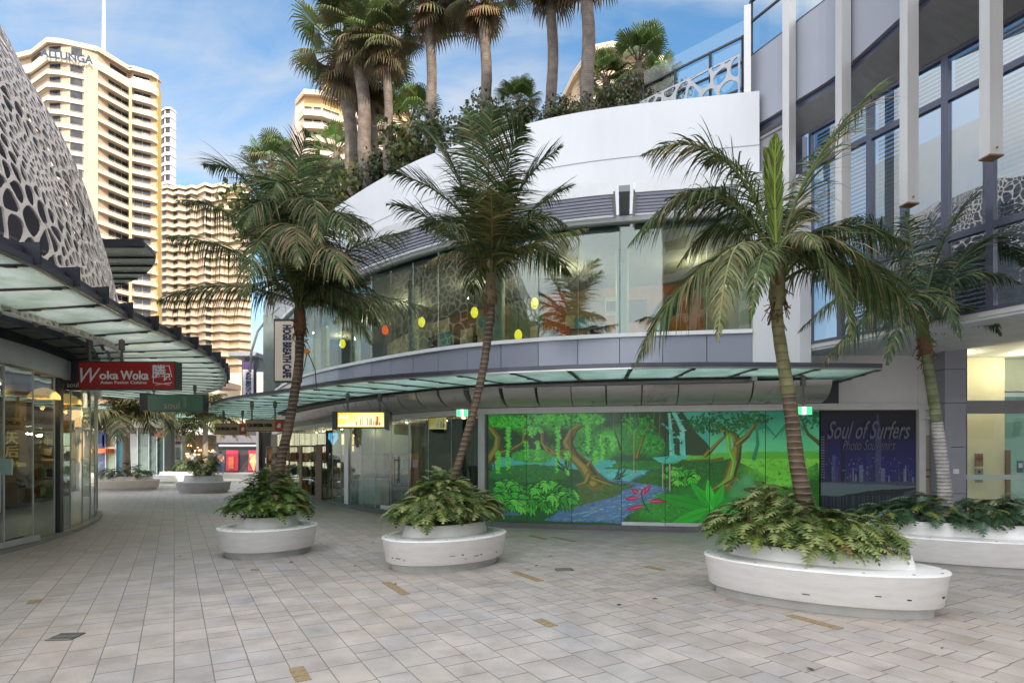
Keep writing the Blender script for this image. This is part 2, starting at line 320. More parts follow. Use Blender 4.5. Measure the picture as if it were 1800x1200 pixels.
# ------------------------------------------------------------------ ground
def paver_mat():
    m = bpy.data.materials.new('granite_pavers'); m.use_nodes = True; t = m.node_tree; A = t.nodes.new; K = t.links.new; b = t.nodes['Principled BSDF']
    def M_(op, a, b_=None, c=None):
        n = A('ShaderNodeMath'); n.operation = op
        for i, v in enumerate((a, b_, c)):
            if v is None: continue
            if isinstance(v, (int, float)): n.inputs[i].default_value = v
            else: K(v, n.inputs[i])
        return n.outputs[0]
    g = A('ShaderNodeNewGeometry'); mp = A('ShaderNodeMapping'); mp.inputs['Rotation'].default_value = (0, 0, R(-119.5)); K(g.outputs['Position'], mp.inputs[0])
    s = A('ShaderNodeSeparateXYZ'); K(mp.outputs[0], s.inputs[0])
    u, v = s.outputs[0], s.outputs[1]
    W_ = .258
    vr = M_('DIVIDE', v, W_); row = M_('FLOOR', vr); fv = M_('SUBTRACT', vr, row)
    w1 = A('ShaderNodeTexWhiteNoise'); w1.noise_dimensions = '1D'; K(row, w1.inputs['W'])
    ln = M_('MULTIPLY_ADD', w1.outputs[0], .10, .36)
    ur = M_('ADD', M_('DIVIDE', u, ln), M_('MULTIPLY', w1.outputs[0], 37.7)); br = M_('FLOOR', ur)
    # jitter the cross joints a little so bricks differ in length
    wj = A('ShaderNodeTexWhiteNoise'); wj.noise_dimensions = '2D'; cj = A('ShaderNodeCombineXYZ'); K(row, cj.inputs[0]); K(br, cj.inputs[1]); K(cj.outputs[0], wj.inputs['Vector'])
    fu0 = M_('SUBTRACT', ur, br)
    split = M_('MULTIPLY_ADD', wj.outputs[0], .8, .42)      # each cell splits in two unequal stones
    isb = M_('GREATER_THAN', fu0, split)
    du = M_('MULTIPLY', M_('MINIMUM', M_('MINIMUM', fu0, M_('SUBTRACT', 1, fu0)), M_('ADD', M_('ABSOLUTE', M_('SUBTRACT', fu0, split)), M_('MULTIPLY', M_('GREATER_THAN', wj.outputs[0], .2), 1))), ln)
    dv = M_('MULTIPLY', M_('MINIMUM', fv, M_('SUBTRACT', 1, fv)), W_)
    dd = M_('MINIMUM', M_('MULTIPLY', du, .62), dv)
    jn = A('ShaderNodeMapRange'); jn.inputs[1].default_value = .0018; jn.inputs[2].default_value = .0046; K(dd, jn.inputs[0])
    wc = A('ShaderNodeTexWhiteNoise'); wc.noise_dimensions = '3D'; cc = A('ShaderNodeCombineXYZ'); K(row, cc.inputs[0]); K(br, cc.inputs[1]); K(M_('MULTIPLY', isb, M_('LESS_THAN', wj.outputs[0], .2)), cc.inputs[2]); K(cc.outputs[0], wc.inputs['Vector'])
    r = A('ShaderNodeValToRGB'); e = r.color_ramp.elements
    e[0].position = 0; e[0].color = (.35, .33, .315, 1); e[1].position = 1; e[1].color = (.41, .395, .38, 1)
    for p, c in ((.2, (.38, .36, .35)), (.4, (.41, .385, .36)), (.6, (.375, .37, .375)), (.8, (.42, .39, .37))):
        q = e.new(p); q.color = (*c, 1)
    K(wc.outputs[0], r.inputs[0])
    # broad warm / cool patches, grime and fine speckle
    n1 = A('ShaderNodeTexNoise'); n1.inputs['Scale'].default_value = .28; n1.inputs['Detail'].default_value = 3; K(g.outputs['Position'], n1.inputs[0])
    r1 = A('ShaderNodeValToRGB'); r1.color_ramp.elements[0].position = .35; r1.color_ramp.elements[0].color = (1.09, 1.0, .915, 1); r1.color_ramp.elements[1].position = .65; r1.color_ramp.elements[1].color = (1.0, .99, 1.0, 1); K(n1.outputs[0], r1.inputs[0])
    m1 = A('ShaderNodeMix'); m1.data_type = 'RGBA'; m1.blend_type = 'MULTIPLY'; m1.inputs[0].default_value = 1; K(r.outputs[0], m1.inputs[6]); K(r1.outputs[0], m1.inputs[7])
    n2 = A('ShaderNodeTexNoise'); n2.inputs['Scale'].default_value = 130; n2.inputs['Detail'].default_value = 3; K(g.outputs['Position'], n2.inputs[0])
    n4 = A('ShaderNodeTexNoise'); n4.inputs['Scale'].default_value = 2.6; n4.inputs['Detail'].default_value = 9; n4.inputs['Roughness'].default_value = .68; K(g.outputs['Position'], n4.inputs[0])
    k2 = M_('ADD', M_('MULTIPLY_ADD', n2.outputs[0], .62, .39), M_('MULTIPLY_ADD', n4.outputs[0], 1.0, -.32))
    k2 = M_('MULTIPLY', k2, 1.12)
    m2 = A('ShaderNodeMix'); m2.data_type = 'RGBA'; m2.blend_type = 'MULTIPLY'; m2.inputs[0].default_value = 1; K(m1.outputs[2], m2.inputs[6]); cb = A('ShaderNodeCombineXYZ')
    for i in range(3): K(k2, cb.inputs[i])
    K(cb.outputs[0], m2.inputs[7])
    # a few dark gum spots
    vo = A('ShaderNodeTexVoronoi'); vo.inputs['Scale'].default_value = 2.3; K(g.outputs['Position'], vo.inputs[0])
    sp = A('ShaderNodeMapRange'); sp.inputs[1].default_value = .014; sp.inputs[2].default_value = .03; sp.inputs[3].default_value = .55; K(vo.outputs['Distance'], sp.inputs[0])
    m5 = A('ShaderNodeMix'); m5.data_type = 'RGBA'; m5.blend_type = 'MULTIPLY'; m5.inputs[0].default_value = 1; K(m2.outputs[2], m5.inputs[6]); cs = A('ShaderNodeCombineXYZ')
    for i in range(3): K(sp.outputs[0], cs.inputs[i])
    K(cs.outputs[0], m5.inputs[7])
    m3 = A('ShaderNodeMix'); m3.data_type = 'RGBA'; m3.inputs[6].default_value = (.175, .152, .132, 1); K(jn.outputs[0], m3.inputs[0]); K(m5.outputs[2], m3.inputs[7])
    K(m3.outputs[2], b.inputs['Base Color'])
    rr = A('ShaderNodeMapRange'); rr.inputs[1].default_value = .3; rr.inputs[2].default_value = .7; rr.inputs[3].default_value = .38; rr.inputs[4].default_value = .66; K(n4.outputs[0], rr.inputs[0]); K(rr.outputs[0], b.inputs['Roughness'])
    h = M_('ADD', M_('MULTIPLY', jn.outputs[0], 1), M_('ADD', M_('MULTIPLY', n2.outputs[0], .12), M_('MULTIPLY', wc.outputs[0], .15)))
    bp = A('ShaderNodeBump'); bp.inputs['Strength'].default_value = .55; bp.inputs['Distance'].default_value = .006; K(h, bp.inputs['Height']); K(bp.outputs[0], b.inputs['Normal'])
    return m
PAV = paver_mat()
m = MB(); m.face([(-400,-120,0),(400,-120,0),(400,900,0),(-400,900,0)]); tag(m.build('ground', PAV), kind='structure')
# tan mosaic strips set into the paving
TAN = mat('tan_strip', (.30, .22, .12), .6, var=.3, scale=30)
m = MB()
ang = R(119.5); du = Vector((math.cos(ang), math.sin(ang))); dn = Vector((-du.y, du.x))
for px, py, ln in ((695,1033,.75),(958,1094,.28),(527,1184,.32),(60,1057,.2),(448,1001,.12),(925,1012,.7),(1150,998,.35),(990,947,.7),(945,944,.6),(1430,1092,.55)):
    Y = FX*CAMH/(py-HZ); c = Vector(((px-900)/FX*Y, Y)); a = du*ln/2; b = dn*.055
    n = max(2, int(ln/.085))
    for k in range(n):
        q0 = c-a+a*2*k/n; q1 = c-a+a*2*(k+.93)/n
        m.prism([q0-b, q1-b, q1+b, q0+b], .0, .005)
tag(m.build('paving', TAN), kind='structure')
# drain grate
gx, gy = ((115-900)/FX*(FX*CAMH/(1119-HZ))), FX*CAMH/(1119-HZ)
g = thing('drain_grate', 'small rectangular metal drain grate set in the paving at lower left', 'drain grate', (gx, gy, 0), R(4))
m = MB(); m.box((0,0,.003),(.31,.26,.004)); m.build('pit', mat('pit_grey', (.07,.065,.06), .7), g)
m = MB()
for k in range(9): m.box((-.128+k*.032, 0, .007), (.009, .25, .006))
for s_ in (-1, 0, 1): m.box((0, s_*.125, .009), (.30, .012, .006))
m.build('grating', mat('grate', (.3,.28,.26), .5, metal=.4), g)
g.scale = (.72, .78, 1); g2 = dup(g, 'square metal drain cover in the paving between the two middle planters'); g2.location = W(992, 1000, 1)*0+Vector(((992-900)/FX*(FX*CAMH/(1001-HZ)), FX*CAMH/(1001-HZ), 0)); g2.scale = (.8,.6,1)
g2['label'] = 'tiny drain grate in the paving right of the middle planter'
# ------------------------------------------------------------------ centre building (curved, two storeys)
cb = thing('shop_building', 'curved two storey white building with glass canopy, glazed cafe above and jungle mural below', 'building', (0, 14, 0))
inw = -1  # offs() with negative distance goes inward along these right-to-left curves? checked below
def inn(C, d): return offs(C, -d)      # away from the mall
def outw(C, d): return offs(C, d)      # toward the mall
_t = offs(CG, 1.0)
if _t[30].y > CG[30].y: inn, outw = (lambda C, d: offs(C, d)), (lambda C, d: offs(C, -d))
# plinth, header and sill
PL = mat('plinth_stone', (.13, .135, .14), .6, var=.2)
m = MB(); m.wall(outw(CG, .06), inn(CG, .35), 0, .12); pt(m, 'plinth', PL, cb)
m = MB(); m.wall(outw(CG, .05), inn(CG, .2), 2.50, 2.63); pt(m, 'header', mat('header', (.62,.61,.58), .5, var=.08), cb)
ib = min(range(len(CG)), key=lambda i: abs(CG[i].x-6.45)); m = MB(); m.wall(outw(CG, .03)[ib:], inn(CG, .2)[ib:], 2.63, 3.1); pt(m, 'bulkhead', DARK, cb)
# bulging metal soffit panels
BUL = mat('brushed_metal', (.50, .475, .46), .3, metal=.45, var=.08, scale=1.5)
NB = 34; bc = cr([(p.x, p.y) for p in CG[24:]], NB)   # replaced below by the canopy's own length
i0 = min(range(len(CG)), key=lambda i: abs(CG[i].x-6.35)); bc = cr([(p.x, p.y) for p in CG[i0:80:3]], NB)
for k in range(NB-1):
    m = MB(); a0, a1 = bc[k], bc[k+1]; seg = [a0.lerp(a1, .012), a0.lerp(a1, .988)]
    prof = [(.62, 3.04), (.60, 2.93), (.5, 2.80), (.34, 2.70), (.12, 2.645), (.04, 2.64)]
    t = (a1-a0).normalized(); nrm = Vector((t.y, -t.x)); 
    if (outw([a0, a1], 1)[0]-a0).dot(nrm) < 0: nrm = -nrm
    L_ = [[(s.x+nrm.x*d, s.y+nrm.y*d, z) for d, z in prof] for s in seg]
    for j in range(len(prof)-1): m.face([L_[0][j], L_[1][j], L_[1][j+1], L_[0][j+1]])
    for q in L_: m.face(q+[(q[-1][0], q[-1][1], 3.04)])
    pt(m, 'soffit_panel', BUL, cb, sm=True)
# shopfront: mural panels from post to the poster window
exec_mural = True
POSTX = [ray(CG, p) for p in (858, 926, 1005, 1092, 1169, 1247, 1345, 1440)]
# posts
m = MB(); p = ray(CG, 850); m.box((p.x, p.y, 1.31), (.17, .2, 2.38), R(-28)); pt(m, 'post', ALU, cb)
for px in (612,): m = MB(); p = ray(CG, px); m.box((p.x, p.y, 1.31), (.2, .14, 2.38), R(-40)); pt(m, 'post', ALU, cb)
# glazed shopfront to the left of the mural
ia = min(range(len(CG)), key=lambda i: (CG[i]-ray(CG, 845)).length)
gc = cr([(p.x, p.y) for p in [ray(CG, 843)]+CG[ia+2:82:4]], 21)
for k in range(20):
    a, b = gc[k].lerp(gc[k+1], .006), gc[k].lerp(gc[k+1], .994); m = MB()
    t = (b-a).normalized(); n_ = Vector((-t.y, t.x))*.006; m.prism([a-n_, b-n_, b+n_, a+n_], .12, 2.5); pt(m, 'shop_window', GL, cb)
    m = MB(); m.prism([b-n_*1.2, gc[k+1]+(gc[k+1]-b)-n_*1.2, gc[k+1]+(gc[k+1]-b)+n_*1.2, b+n_*1.2], .12, 2.5); pt(m, 'glass_joint', ALU, cb)
# interior of the shops
FLI = mat('shop_floor', (.30, .24, .18), .35, var=.1)
m = MB(); A_ = CG[ia-38 if ia > 38 else 0:88]; m.wall(inn(A_, .2), inn(A_, 4.6), .0, .1); pt(m, 'floor', FLI, cb)
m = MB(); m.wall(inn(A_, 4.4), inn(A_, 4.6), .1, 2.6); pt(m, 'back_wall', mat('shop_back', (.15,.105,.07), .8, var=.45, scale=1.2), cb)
m = MB(); m.wall(inn(A_, .2), inn(A_, 4.6), 2.62, 2.7); pt(m, 'ceiling', mat('shop_ceiling', (.20,.18,.16), .8), cb)
# dark rooms behind the mural, partition at the white post
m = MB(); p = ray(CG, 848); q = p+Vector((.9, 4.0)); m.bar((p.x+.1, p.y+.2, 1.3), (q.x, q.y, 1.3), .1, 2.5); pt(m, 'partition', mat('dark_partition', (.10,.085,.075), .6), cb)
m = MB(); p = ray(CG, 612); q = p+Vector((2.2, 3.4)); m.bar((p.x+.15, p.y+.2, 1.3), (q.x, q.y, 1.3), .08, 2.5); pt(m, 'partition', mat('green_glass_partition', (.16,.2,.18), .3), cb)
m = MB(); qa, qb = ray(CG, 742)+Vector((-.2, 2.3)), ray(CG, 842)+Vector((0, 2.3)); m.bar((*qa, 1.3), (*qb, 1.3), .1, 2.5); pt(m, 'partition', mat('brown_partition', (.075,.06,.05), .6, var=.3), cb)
# glass entrance door
da, db = ray(CG, 672), ray(CG, 735); m = MB(); dv_ = (db-da).normalized(); dn_ = Vector((dv_.y, -dv_.x)) 
if dn_.y > 0: dn_ = -dn_
m.bar((*(da+dn_*.03), .19), (*(db+dn_*.03), .19), .05, .1); dr = pt(m, 'door_rail', ALU, cb)
m = MB(); hc = da.lerp(db, .42)+dn_*.09; m.tube([(hc.x, hc.y, .85), (hc.x, hc.y, 1.55)], .022); m.tube([(hc.x, hc.y, .95), (hc.x-dn_.x*.1, hc.y-dn_.y*.1, .95)], .012); m.tube([(hc.x, hc.y, 1.45), (hc.x-dn_.x*.1, hc.y-dn_.y*.1, 1.45)], .012); pt(m, 'door_handle', mat('bronze', (.45,.32,.18), .35, metal=.8), cb, sm=True)
# upper floor: spandrel panels, rail, glass
NU = len(CU)
for k in range(NU-1):
    a, b = CU[k].lerp(CU[k+1], .008), CU[k].lerp(CU[k+1], .992); o_ = outw([a, b], .0); i_ = inn([a, b], .06)
    m = MB(); m.wall(o_, i_, 3.10, 3.88); pt(m, 'spandrel_panel', SPB, cb)
    m = MB(); m.wall(inn([a, b], .03), inn([a, b], .045), 3.96, 6.12); pt(m, 'upper_window', GU, cb)
    m = MB(); m.bar((*inn([b, a], -.035)[0], 3.96) if False else (b.x, b.y, 3.96), (b.x, b.y, 6.1), .014, .05); pt(m, 'glass_fin', GC, cb)
m = MB(); m.wall(inn(CU, .08), inn(CU, .2), 3.05, 3.9); pt(m, 'spandrel_core', BLACK, cb)
m = MB(); m.wall(outw(CU, .05), inn(CU, .2), 3.885, 3.96); pt(m, 'window_sill', mat('white_metal', (.78,.8,.82), .35, var=.05), cb)
m = MB(); m.wall(outw(CU, .06), inn(CU, .12), 6.12, 6.22); pt(m, 'window_head', MATS['white_metal'], cb)
# upper interior
m = MB(); m.wall(inn(CU, .2), inn(CU, 6), 3.0, 3.1); pt(m, 'upper_slab', mat('slab', (.3,.3,.3), .8), cb)
m = MB(); m.wall(inn(CU, .2), inn(CU, 6), 6.0, 6.08); pt(m, 'upper_ceiling', mat('upper_ceiling', (.30,.31,.32), .7), cb)
def cafe_wall():
    m = attrmat('cafe_wall', .7, nvar=.25); return m
CAF = cafe_wall(); cols = [(.46,.16,.06),(.52,.20,.07),(.30,.22,.14),(.42,.14,.05),(.20,.25,.20),(.36,.30,.22),(.25,.14,.08),(.55,.50,.42),(.30,.34,.33),(.48,.46,.42),(.6,.58,.55)]
bw = inn(CU, 4.2); m = MB(); m.cc = (1,1,1)
rnd = random.Random(4)
for k in range(NU-1):
    m.cc = cols[min(k//2, len(cols)-1)]; a, b = bw[k], bw[k+1]; m.face([(a.x,a.y,3.1),(b.x,b.y,3.1),(b.x,b.y,6),(a.x,a.y,6)])
pt(m, 'cafe_back_wall', CAF, cb)
m = MB(); m.cc = (1,1,1)
for k in range(0, 16):
    a, b = bw[k], bw[k+1]; t = (b-a).normalized(); n_ = Vector((t.y, -t.x)); 
    if n_.y > 0: n_ = -n_
    for j in range(3):
        c = a.lerp(b, rnd.uniform(.2, .8))+n_*.05; w_, h_ = rnd.uniform(.25, .7), rnd.uniform(.25, .6); m.cc = rnd.choice([(.05,.04,.04),(.5,.45,.35),(.1,.3,.4),(.45,.08,.04),(.3,.28,.2),(.02,.02,.03)])
        m.box((c.x, c.y, rnd.uniform(4.0, 5.5)), (w_, .04, h_), math.atan2(t.y, t.x))
pt(m, 'wall_picture', CAF, cb)
m = MB(); m.wall(CU[:1]+[CU[0]+Vector((.5, 5))], [CU[0]+Vector((.1, 0)), CU[0]+Vector((.7, 5))], 3.0, 6.1); pt(m, 'cafe_end_wall', mat('cafe_end', (.40,.42,.38), .6), cb)
# columns upstairs
m = MB()
for k in (3, 7, 11, 15, 19):
    c = inn(CU, 1.3)[k]; m.tube([(c.x, c.y, 3.1), (c.x, c.y, 6)], .14, 16)
pt(m, 'column', mat('pale_column', (.55,.62,.6), .5), cb, sm=True)
# louvre awnings
LV = mat('louvre_grey', (.34, .35, .42), .45, metal=.2, var=.05)
aw = cr([(4.1,11.28)]+[(p.x, p.y) for p in CU[3:23]], 100)
secs = [(0, 10), (12, 31), (33, 52), (54, 77)]
for s0, s1 in secs:
    C_ = aw[s0:s1+1]; m = MB()
    for j in range(8):
        d = .12+j*.095; z = 6.25+j*.022
        A1, B1 = outw(C_, d), outw(C_, d+.05)
        for k in range(len(C_)-1): m.face([(*A1[k], z-.02), (*A1[k+1], z-.02), (*B1[k+1], z+.04), (*B1[k], z+.04)]); m.face([(*B1[k], z+.04), (*B1[k+1], z+.04), (*B1[k+1], z-.02), (*B1[k], z-.02)])
    w = pt(m, 'louvre_awning', LV, cb)
    m = MB(); m.wall(outw(C_, .90), outw(C_, .86), 6.30, 6.52); m.wall(outw(C_, .08), outw(C_, .02), 6.2, 6.3)
    for e in (0, -1):
        a = outw(C_, .05)[e]; b = outw(C_, .88)[e]; m.bar((*a, 6.25), (*b, 6.42), .05, .14)
    o = m.build('awning_frame', MATS['white_metal']); world_parent(o, cb)
for s0, s1 in ((10, 12), (31, 33), (52, 54)):
    c = aw[(s0+s1)//2]; d = outw(aw, .82)[(s0+s1)//2]; m = MB(); m.bar((*c, 6.32), (*d, 6.42), .2, .12); pt(m, 'awning_bracket', mat('bracket_grey', (.22,.23,.26), .5), cb)
# curved white parapet wall and roof
m = MB(); m.wall(CW, inn(CW, .25), 6.2, 8.88); 
w = pt(m, 'parapet_wall', WHITE, cb, sm=True)
m = MB(); m.wall(outw(CW, .006), outw(CW, .002), 7.79, 7.805); pt(m, 'render_joint', mat('joint_grey', (.35,.36,.38), .9, var=0), cb)  # thin grey strip for the horizontal joint in the wall render
m = MB(); m.face([(p.x, p.y, 8.55) for p in inn(CW, .2)]+[(-11.9, 28.6, 8.55), (-6, 33, 8.55), (6, 32, 8.55), (10, 20, 8.55), (6, 12.6, 8.55)]); pt(m, 'roof', mat('roof_soil', (.08,.07,.05), .95), cb)
m = MB(); m.wall([CW[-1], Vector((-11.9, 28.6)), Vector((-6, 33))], [CW[-1]+Vector((.3,.1)), Vector((-11.6, 28.6)), Vector((-6, 32.8))], 3.1, 8.88); pt(m, 'rear_wall', mat('rear_wall_grey', (.42,.44,.46), .7, var=.05), cb)
m = MB(); m.wall([Vector((4.6,11.6)), Vector((4.5,11.2))]+CU[1:], [Vector((6.5,13.5)), Vector((5.5,13.5))]+inn(CU, 1.6)[1:], 6.225, 6.27); pt(m, 'ledge', MATS['slab'], cb)
# white blade wall between the cafe glass and the office building
m = MB(); m.prism([(4.52,11.17),(4.52,11.9),(5.75,12.1),(5.72,11.42),(5.45,11.3)], 3.1, 6.9); pt(m, 'blade_wall', WHITE, cb)
m = MB(); m.prism([(4.4,12.32),(5.0,12.9),(9.0,12.9),(9.0,12.0),(6.2,12.02)], 2.63, 3.75); o_ = pt(m, 'side_wall', mat('side_wall', (.70,.69,.67), .75, var=.03), cb)
# glass canopy
NC = 31
co = cr(CCO, NC*6+1, False); ci = cr(CCI, NC*6+1, False)
# equal spacing along the outer edge
def match(O_, I_, step):
    r = [(O_[0], I_[0])]; acc = 0
    for k in range(1, len(O_)):
        acc += (O_[k]-O_[k-1]).length
        if acc >= step: r.append((O_[k], I_[k])); acc = 0
    return r
co2 = cr(CCO, 1501, False); ci2 = cr(CCI, 1501, False); prs = match(co2, ci2, 1.06)
def canopy(prs, z, parent, gmat, gap=.02, fins=False, tilt=0):
    cp = MB(); 
    for k in range(len(prs)-1):
        (a, b), (c, d) = prs[k], prs[k+1]; m = MB()
        q = [a.lerp(c, gap), a.lerp(c, 1-gap), b.lerp(d, 1-gap), b.lerp(d, gap)]
        q[0] = q[0]+(q[3]-q[0]).normalized()*.02; q[1] = q[1]+(q[2]-q[1]).normalized()*.02
        m.prism(q, z, z+.014); pt(m, 'canopy_glass_panel', gmat, parent)
    for k, (a, b) in enumerate(prs):
        m = MB(); u = (b-a).normalized(); A = a+u*.03
        m.bar((*A, z+.04), (*b, z+.04), .03, .06); m.bar((*(a+u*.05), z-.012), (*b, z-.012), .07, .012)
        L_ = (b-a).length
        for f in (.08, .42, .76):
            c = a.lerp(b, f); m.box((c.x, c.y, z-.022), (.13, .055, .02), math.atan2(u.y, u.x))
        if fins: 
            n_ = a-u*.1; m.bar((*n_, z+.12), (*(a+u*.35), z+.12), .03, .24)
        pt(m, 'canopy_rib', DARK, parent)
    O_ = [a for a, b in prs]; I_ = [b for a, b in prs]
    m = MB()
    for k in range(len(O_)-1):
        m.bar((*O_[k], z+.04), (*O_[k+1], z+.04), .05, .075)
    pt(m, 'edge_beam', mat('edge_beam', (.10,.105,.13), .4, metal=.4), parent)
    m = MB()
    for k in range(len(O_)-1): m.bar((*I_[k], z+.02), (*I_[k+1], z+.02), .08, .1)
    pt(m, 'inner_beam', MATS['edge_beam'], parent)
    m = MB()
    for k in range(len(O_)-1): m.bar((*O_[k], z-.01), (*O_[k+1], z-.01), .035, .03)
    pt(m, 'edge_trim', STEEL, parent)
canopy(prs, 3.08, cb, CAN)
# ------------------------------------------------------------------ lanterns, downlights inside
def lantern(px, py, col, label, dY=1.0):
    p = ray(CU, px); c = W(px, py, p.y+dY)
    t = thing('paper_lantern', label, 'lantern', c, 0, 'coloured globe lanterns behind the cafe glass')
    m = MB(); n = 16
    m.tube([(0, 0, .125*math.cos(a)-0) for a in [math.pi*k/12 for k in range(13)]][::-1], [max(.004, .085*math.sin(math.pi*k/12)) for k in range(13)], n); o = m.build('globe', mat('lantern_'+('r' if col[1] < .3 else 'y'), col, .5, var=0, emit=col, estr=.62), t); smooth(o)
    m = MB(); m.tube([(0, 0, .14), (0, 0, 5.98-c.z)], .006, 6); m.build('cord', BLACK, t)
YL = (.95, .72, .05); RD = (.9, .10, .02)
lantern(602, 604, YL, 'yellow globe lantern furthest left behind the cafe glass')
lantern(677, 580, RD, 'red globe lantern behind the upper cafe glass')
lantern(741, 566, YL, 'yellow globe lantern just right of the red one')
lantern(834, 549, YL, 'yellow globe lantern left of the middle palm trunk')
lantern(911, 589, YL, 'low yellow globe lantern right of the middle palm trunk')
lantern(940, 533, YL, 'yellow globe lantern furthest right behind the cafe glass')
def ptlight(name, loc, e, col=(1, .75, .45), r=.04):
    l = bpy.data.lights.new(name, 'POINT'); l.energy = e; l.color = col; l.shadow_soft_size = r
    o = bpy.data.objects.new(name, l); COL.objects.link(o); o.location = loc; return o
c1 = inn(CU, 2.2)
for k in (1, 5, 9, 13, 17, 21): ptlight('cafe_light', (*c1[k], 5.6), 18)
c2 = inn(CG, 1.9); DLM = mat('lamp_glow', (1,.9,.7), .5, var=0, emit=(1,.85,.6), estr=3)
for k in range(ia+3, 86, 5):
    c = c2[k]; ptlight('shop_light', (*c, 2.3), 16 if c.x < -5.2 else 6, (1, .72, .4))
    m = MB(); m.tube([(0,0,0),(0,0,.03)], .05, 12); o = m.build('downlight', DLM, loc=(c.x, c.y, 2.585)); world_parent(o, cb)
# ------------------------------------------------------------------ voronoi screens
def voronoi_screen(w, h, n, seed, asp=1.0, dens=None, thick=.02, web=.022, fmap=None, rot=0):
    """flat perforated sheet [0,w]x[0,h] as rings round organic holes; fmap maps (u,v,d) to world"""
    rnd = random.Random(seed); S = []
    att = 0
    while len(S) < n and att < n*60:
        att += 1; x, y = rnd.uniform(-.3, w+.3), rnd.uniform(-.3, h+.3)
        r = (dens(x, y) if dens else math.sqrt(w*h/n)*.72)
        if all(((x-a)**2+((y-b)*asp)**2) > r*r for a, b in S): S.append((x, y))
    S = np.array(S); V = []; F = []
    for i, (sx_, sy_) in enumerate(S):
        d = (S[:, 0]-sx_)**2+(S[:, 1]-sy_)**2; near = np.argsort(d)[1:22]
        poly = [(-.001 if False else 0, 0), (w, 0), (w, h), (0, h)]
        for j in near:
            # bisector in the stretched metric
            mx_, my_ = (S[j]+S[i])/2; nx, ny = S[j][0]-sx_, (S[j][1]-sy_)*asp*asp
            out_ = []
            for k in range(len(poly)):
                p, q = poly[k], poly[(k+1) % len(poly)]
                dp = (p[0]-mx_)*nx+(p[1]-my_)*ny; dq = (q[0]-mx_)*nx+(q[1]-my_)*ny
                if dp <= 0: out_.append(p)
                if dp*dq < 0: t = dp/(dp-dq); out_.append((p[0]+(q[0]-p[0])*t, p[1]+(q[1]-p[1])*t))
            poly = out_
            if len(poly) < 3: break
        if len(poly) < 3: continue
        ar = sum(poly[k][0]*poly[(k+1) % len(poly)][1]-poly[(k+1) % len(poly)][0]*poly[k][1] for k in range(len(poly)))/2
        if abs(ar) < 4e-4: continue
        cx_ = sum(p[0] for p in poly)/len(poly); cy_ = sum(p[1] for p in poly)/len(poly)
        # densify the outline
        O = []
        for k in range(len(poly)):
            p, q = poly[k], poly[(k+1) % len(poly)]
            for s_ in range(3): O.append((p[0]+(q[0]-p[0])*s_/3, p[1]+(q[1]-p[1])*s_/3))
        m_ = len(O); I = []
        cor = [0 if k % 3 == 0 else 1 for k in range(m_)]
        for k in range(m_):
            x, y = O[k]
            if k % 3 == 0:   # round the corner
                a, b = O[k-1], O[(k+1) % m_]; x, y = x*.30+(a[0]+b[0])*.35, y*.30+(a[1]+b[1])*.35
            dx, dy = x-cx_, y-cy_; l = math.hypot(dx, dy)+1e-9; f_ = max(.25, 1-web/l*1.15); I.append((cx_+dx*f_, cy_+dy*f_))
        b0 = len(V)
        for (x, y) in O: V.append((x, y, 0))
        for (x, y) in I: V.append((x, y, 0))
        for (x, y) in I: V.append((x, y, thick))
        for (x, y) in O: V.append((x, y, thick))
        for k in range(m_):
            k2 = (k+1) % m_
            F += [(b0+k, b0+k2, b0+m_+k2, b0+m_+k), (b0+m_+k, b0+m_+k2, b0+2*m_+k2, b0+2*m_+k), (b0+2*m_+k, b0+2*m_+k2, b0+3*m_+k2, b0+3*m_+k)]
    M_ = MB(); M_.v = [tuple(fmap(*p)) for p in V]; M_.f = F; M_.mi = [0]*len(F); return M_
# ------------------------------------------------------------------ left building
lb = thing('shop_building', 'glass fronted restaurant building at left under a curved glass canopy and patterned metal screen', 'building', (-9, 10, 0))
_o = offs(CL, 1.0)
if _o[20].x < CL[20].x: linn, lout = (lambda C, d: offs(C, d)), (lambda C, d: offs(C, -d))
else: linn, lout = (lambda C, d: offs(C, -d)), (lambda C, d: offs(C, d))
CLv = CL[:44]
m = MB(); m.wall(lout(CLv, .12), linn(CLv, .2), 0, .07); pt(m, 'sill', mat('stone_sill', (.26,.25,.23), .5, var=.15), lb)
HDR = mat('header_grey', (.50,.51,.51), .35, metal=.4, var=.06)
m = MB(); m.wall(lout(CLv, .10), linn(CLv, .25), 3.12, 3.5); pt(m, 'header', HDR, lb)
m = MB(); m.wall(lout(CL[:54], .0), linn(CL[:54], .25), 3.5, 4.6); pt(m, 'bulkhead', DARK, lb)
gl = cr([(p.x, p.y) for p in CLv[::4]]+[(CLv[-1].x, CLv[-1].y)], 19)
for k in range(18):
    a, b = gl[k].lerp(gl[k+1], .005), gl[k].lerp(gl[k+1], .995); m = MB(); m.wall([a, b], linn([a, b], .012), .07, 3.12); pt(m, 'shop_window', GLL, lb)
    m = MB(); m.box((gl[k+1].x, gl[k+1].y, 1.6), (.02, .02, 3.04)); pt(m, 'glass_joint', ALU, lb)
p = ray(CL, 104); m = MB(); m.box((p.x, p.y, 1.6), (.09, .16, 3.05), R(18)); pt(m, 'mullion', DARK, lb)
p = CLv[-1]; m = MB(); m.box((p.x, p.y, 1.6), (.05, .05, 3.05)); pt(m, 'mullion', STEEL, lb)
p = ray(CL[:30], 5); m = MB(); m.box((p.x+.05, p.y, .13), (.05, 1.7, .1), R(8)); pt(m, 'door_rail', ALU, lb)
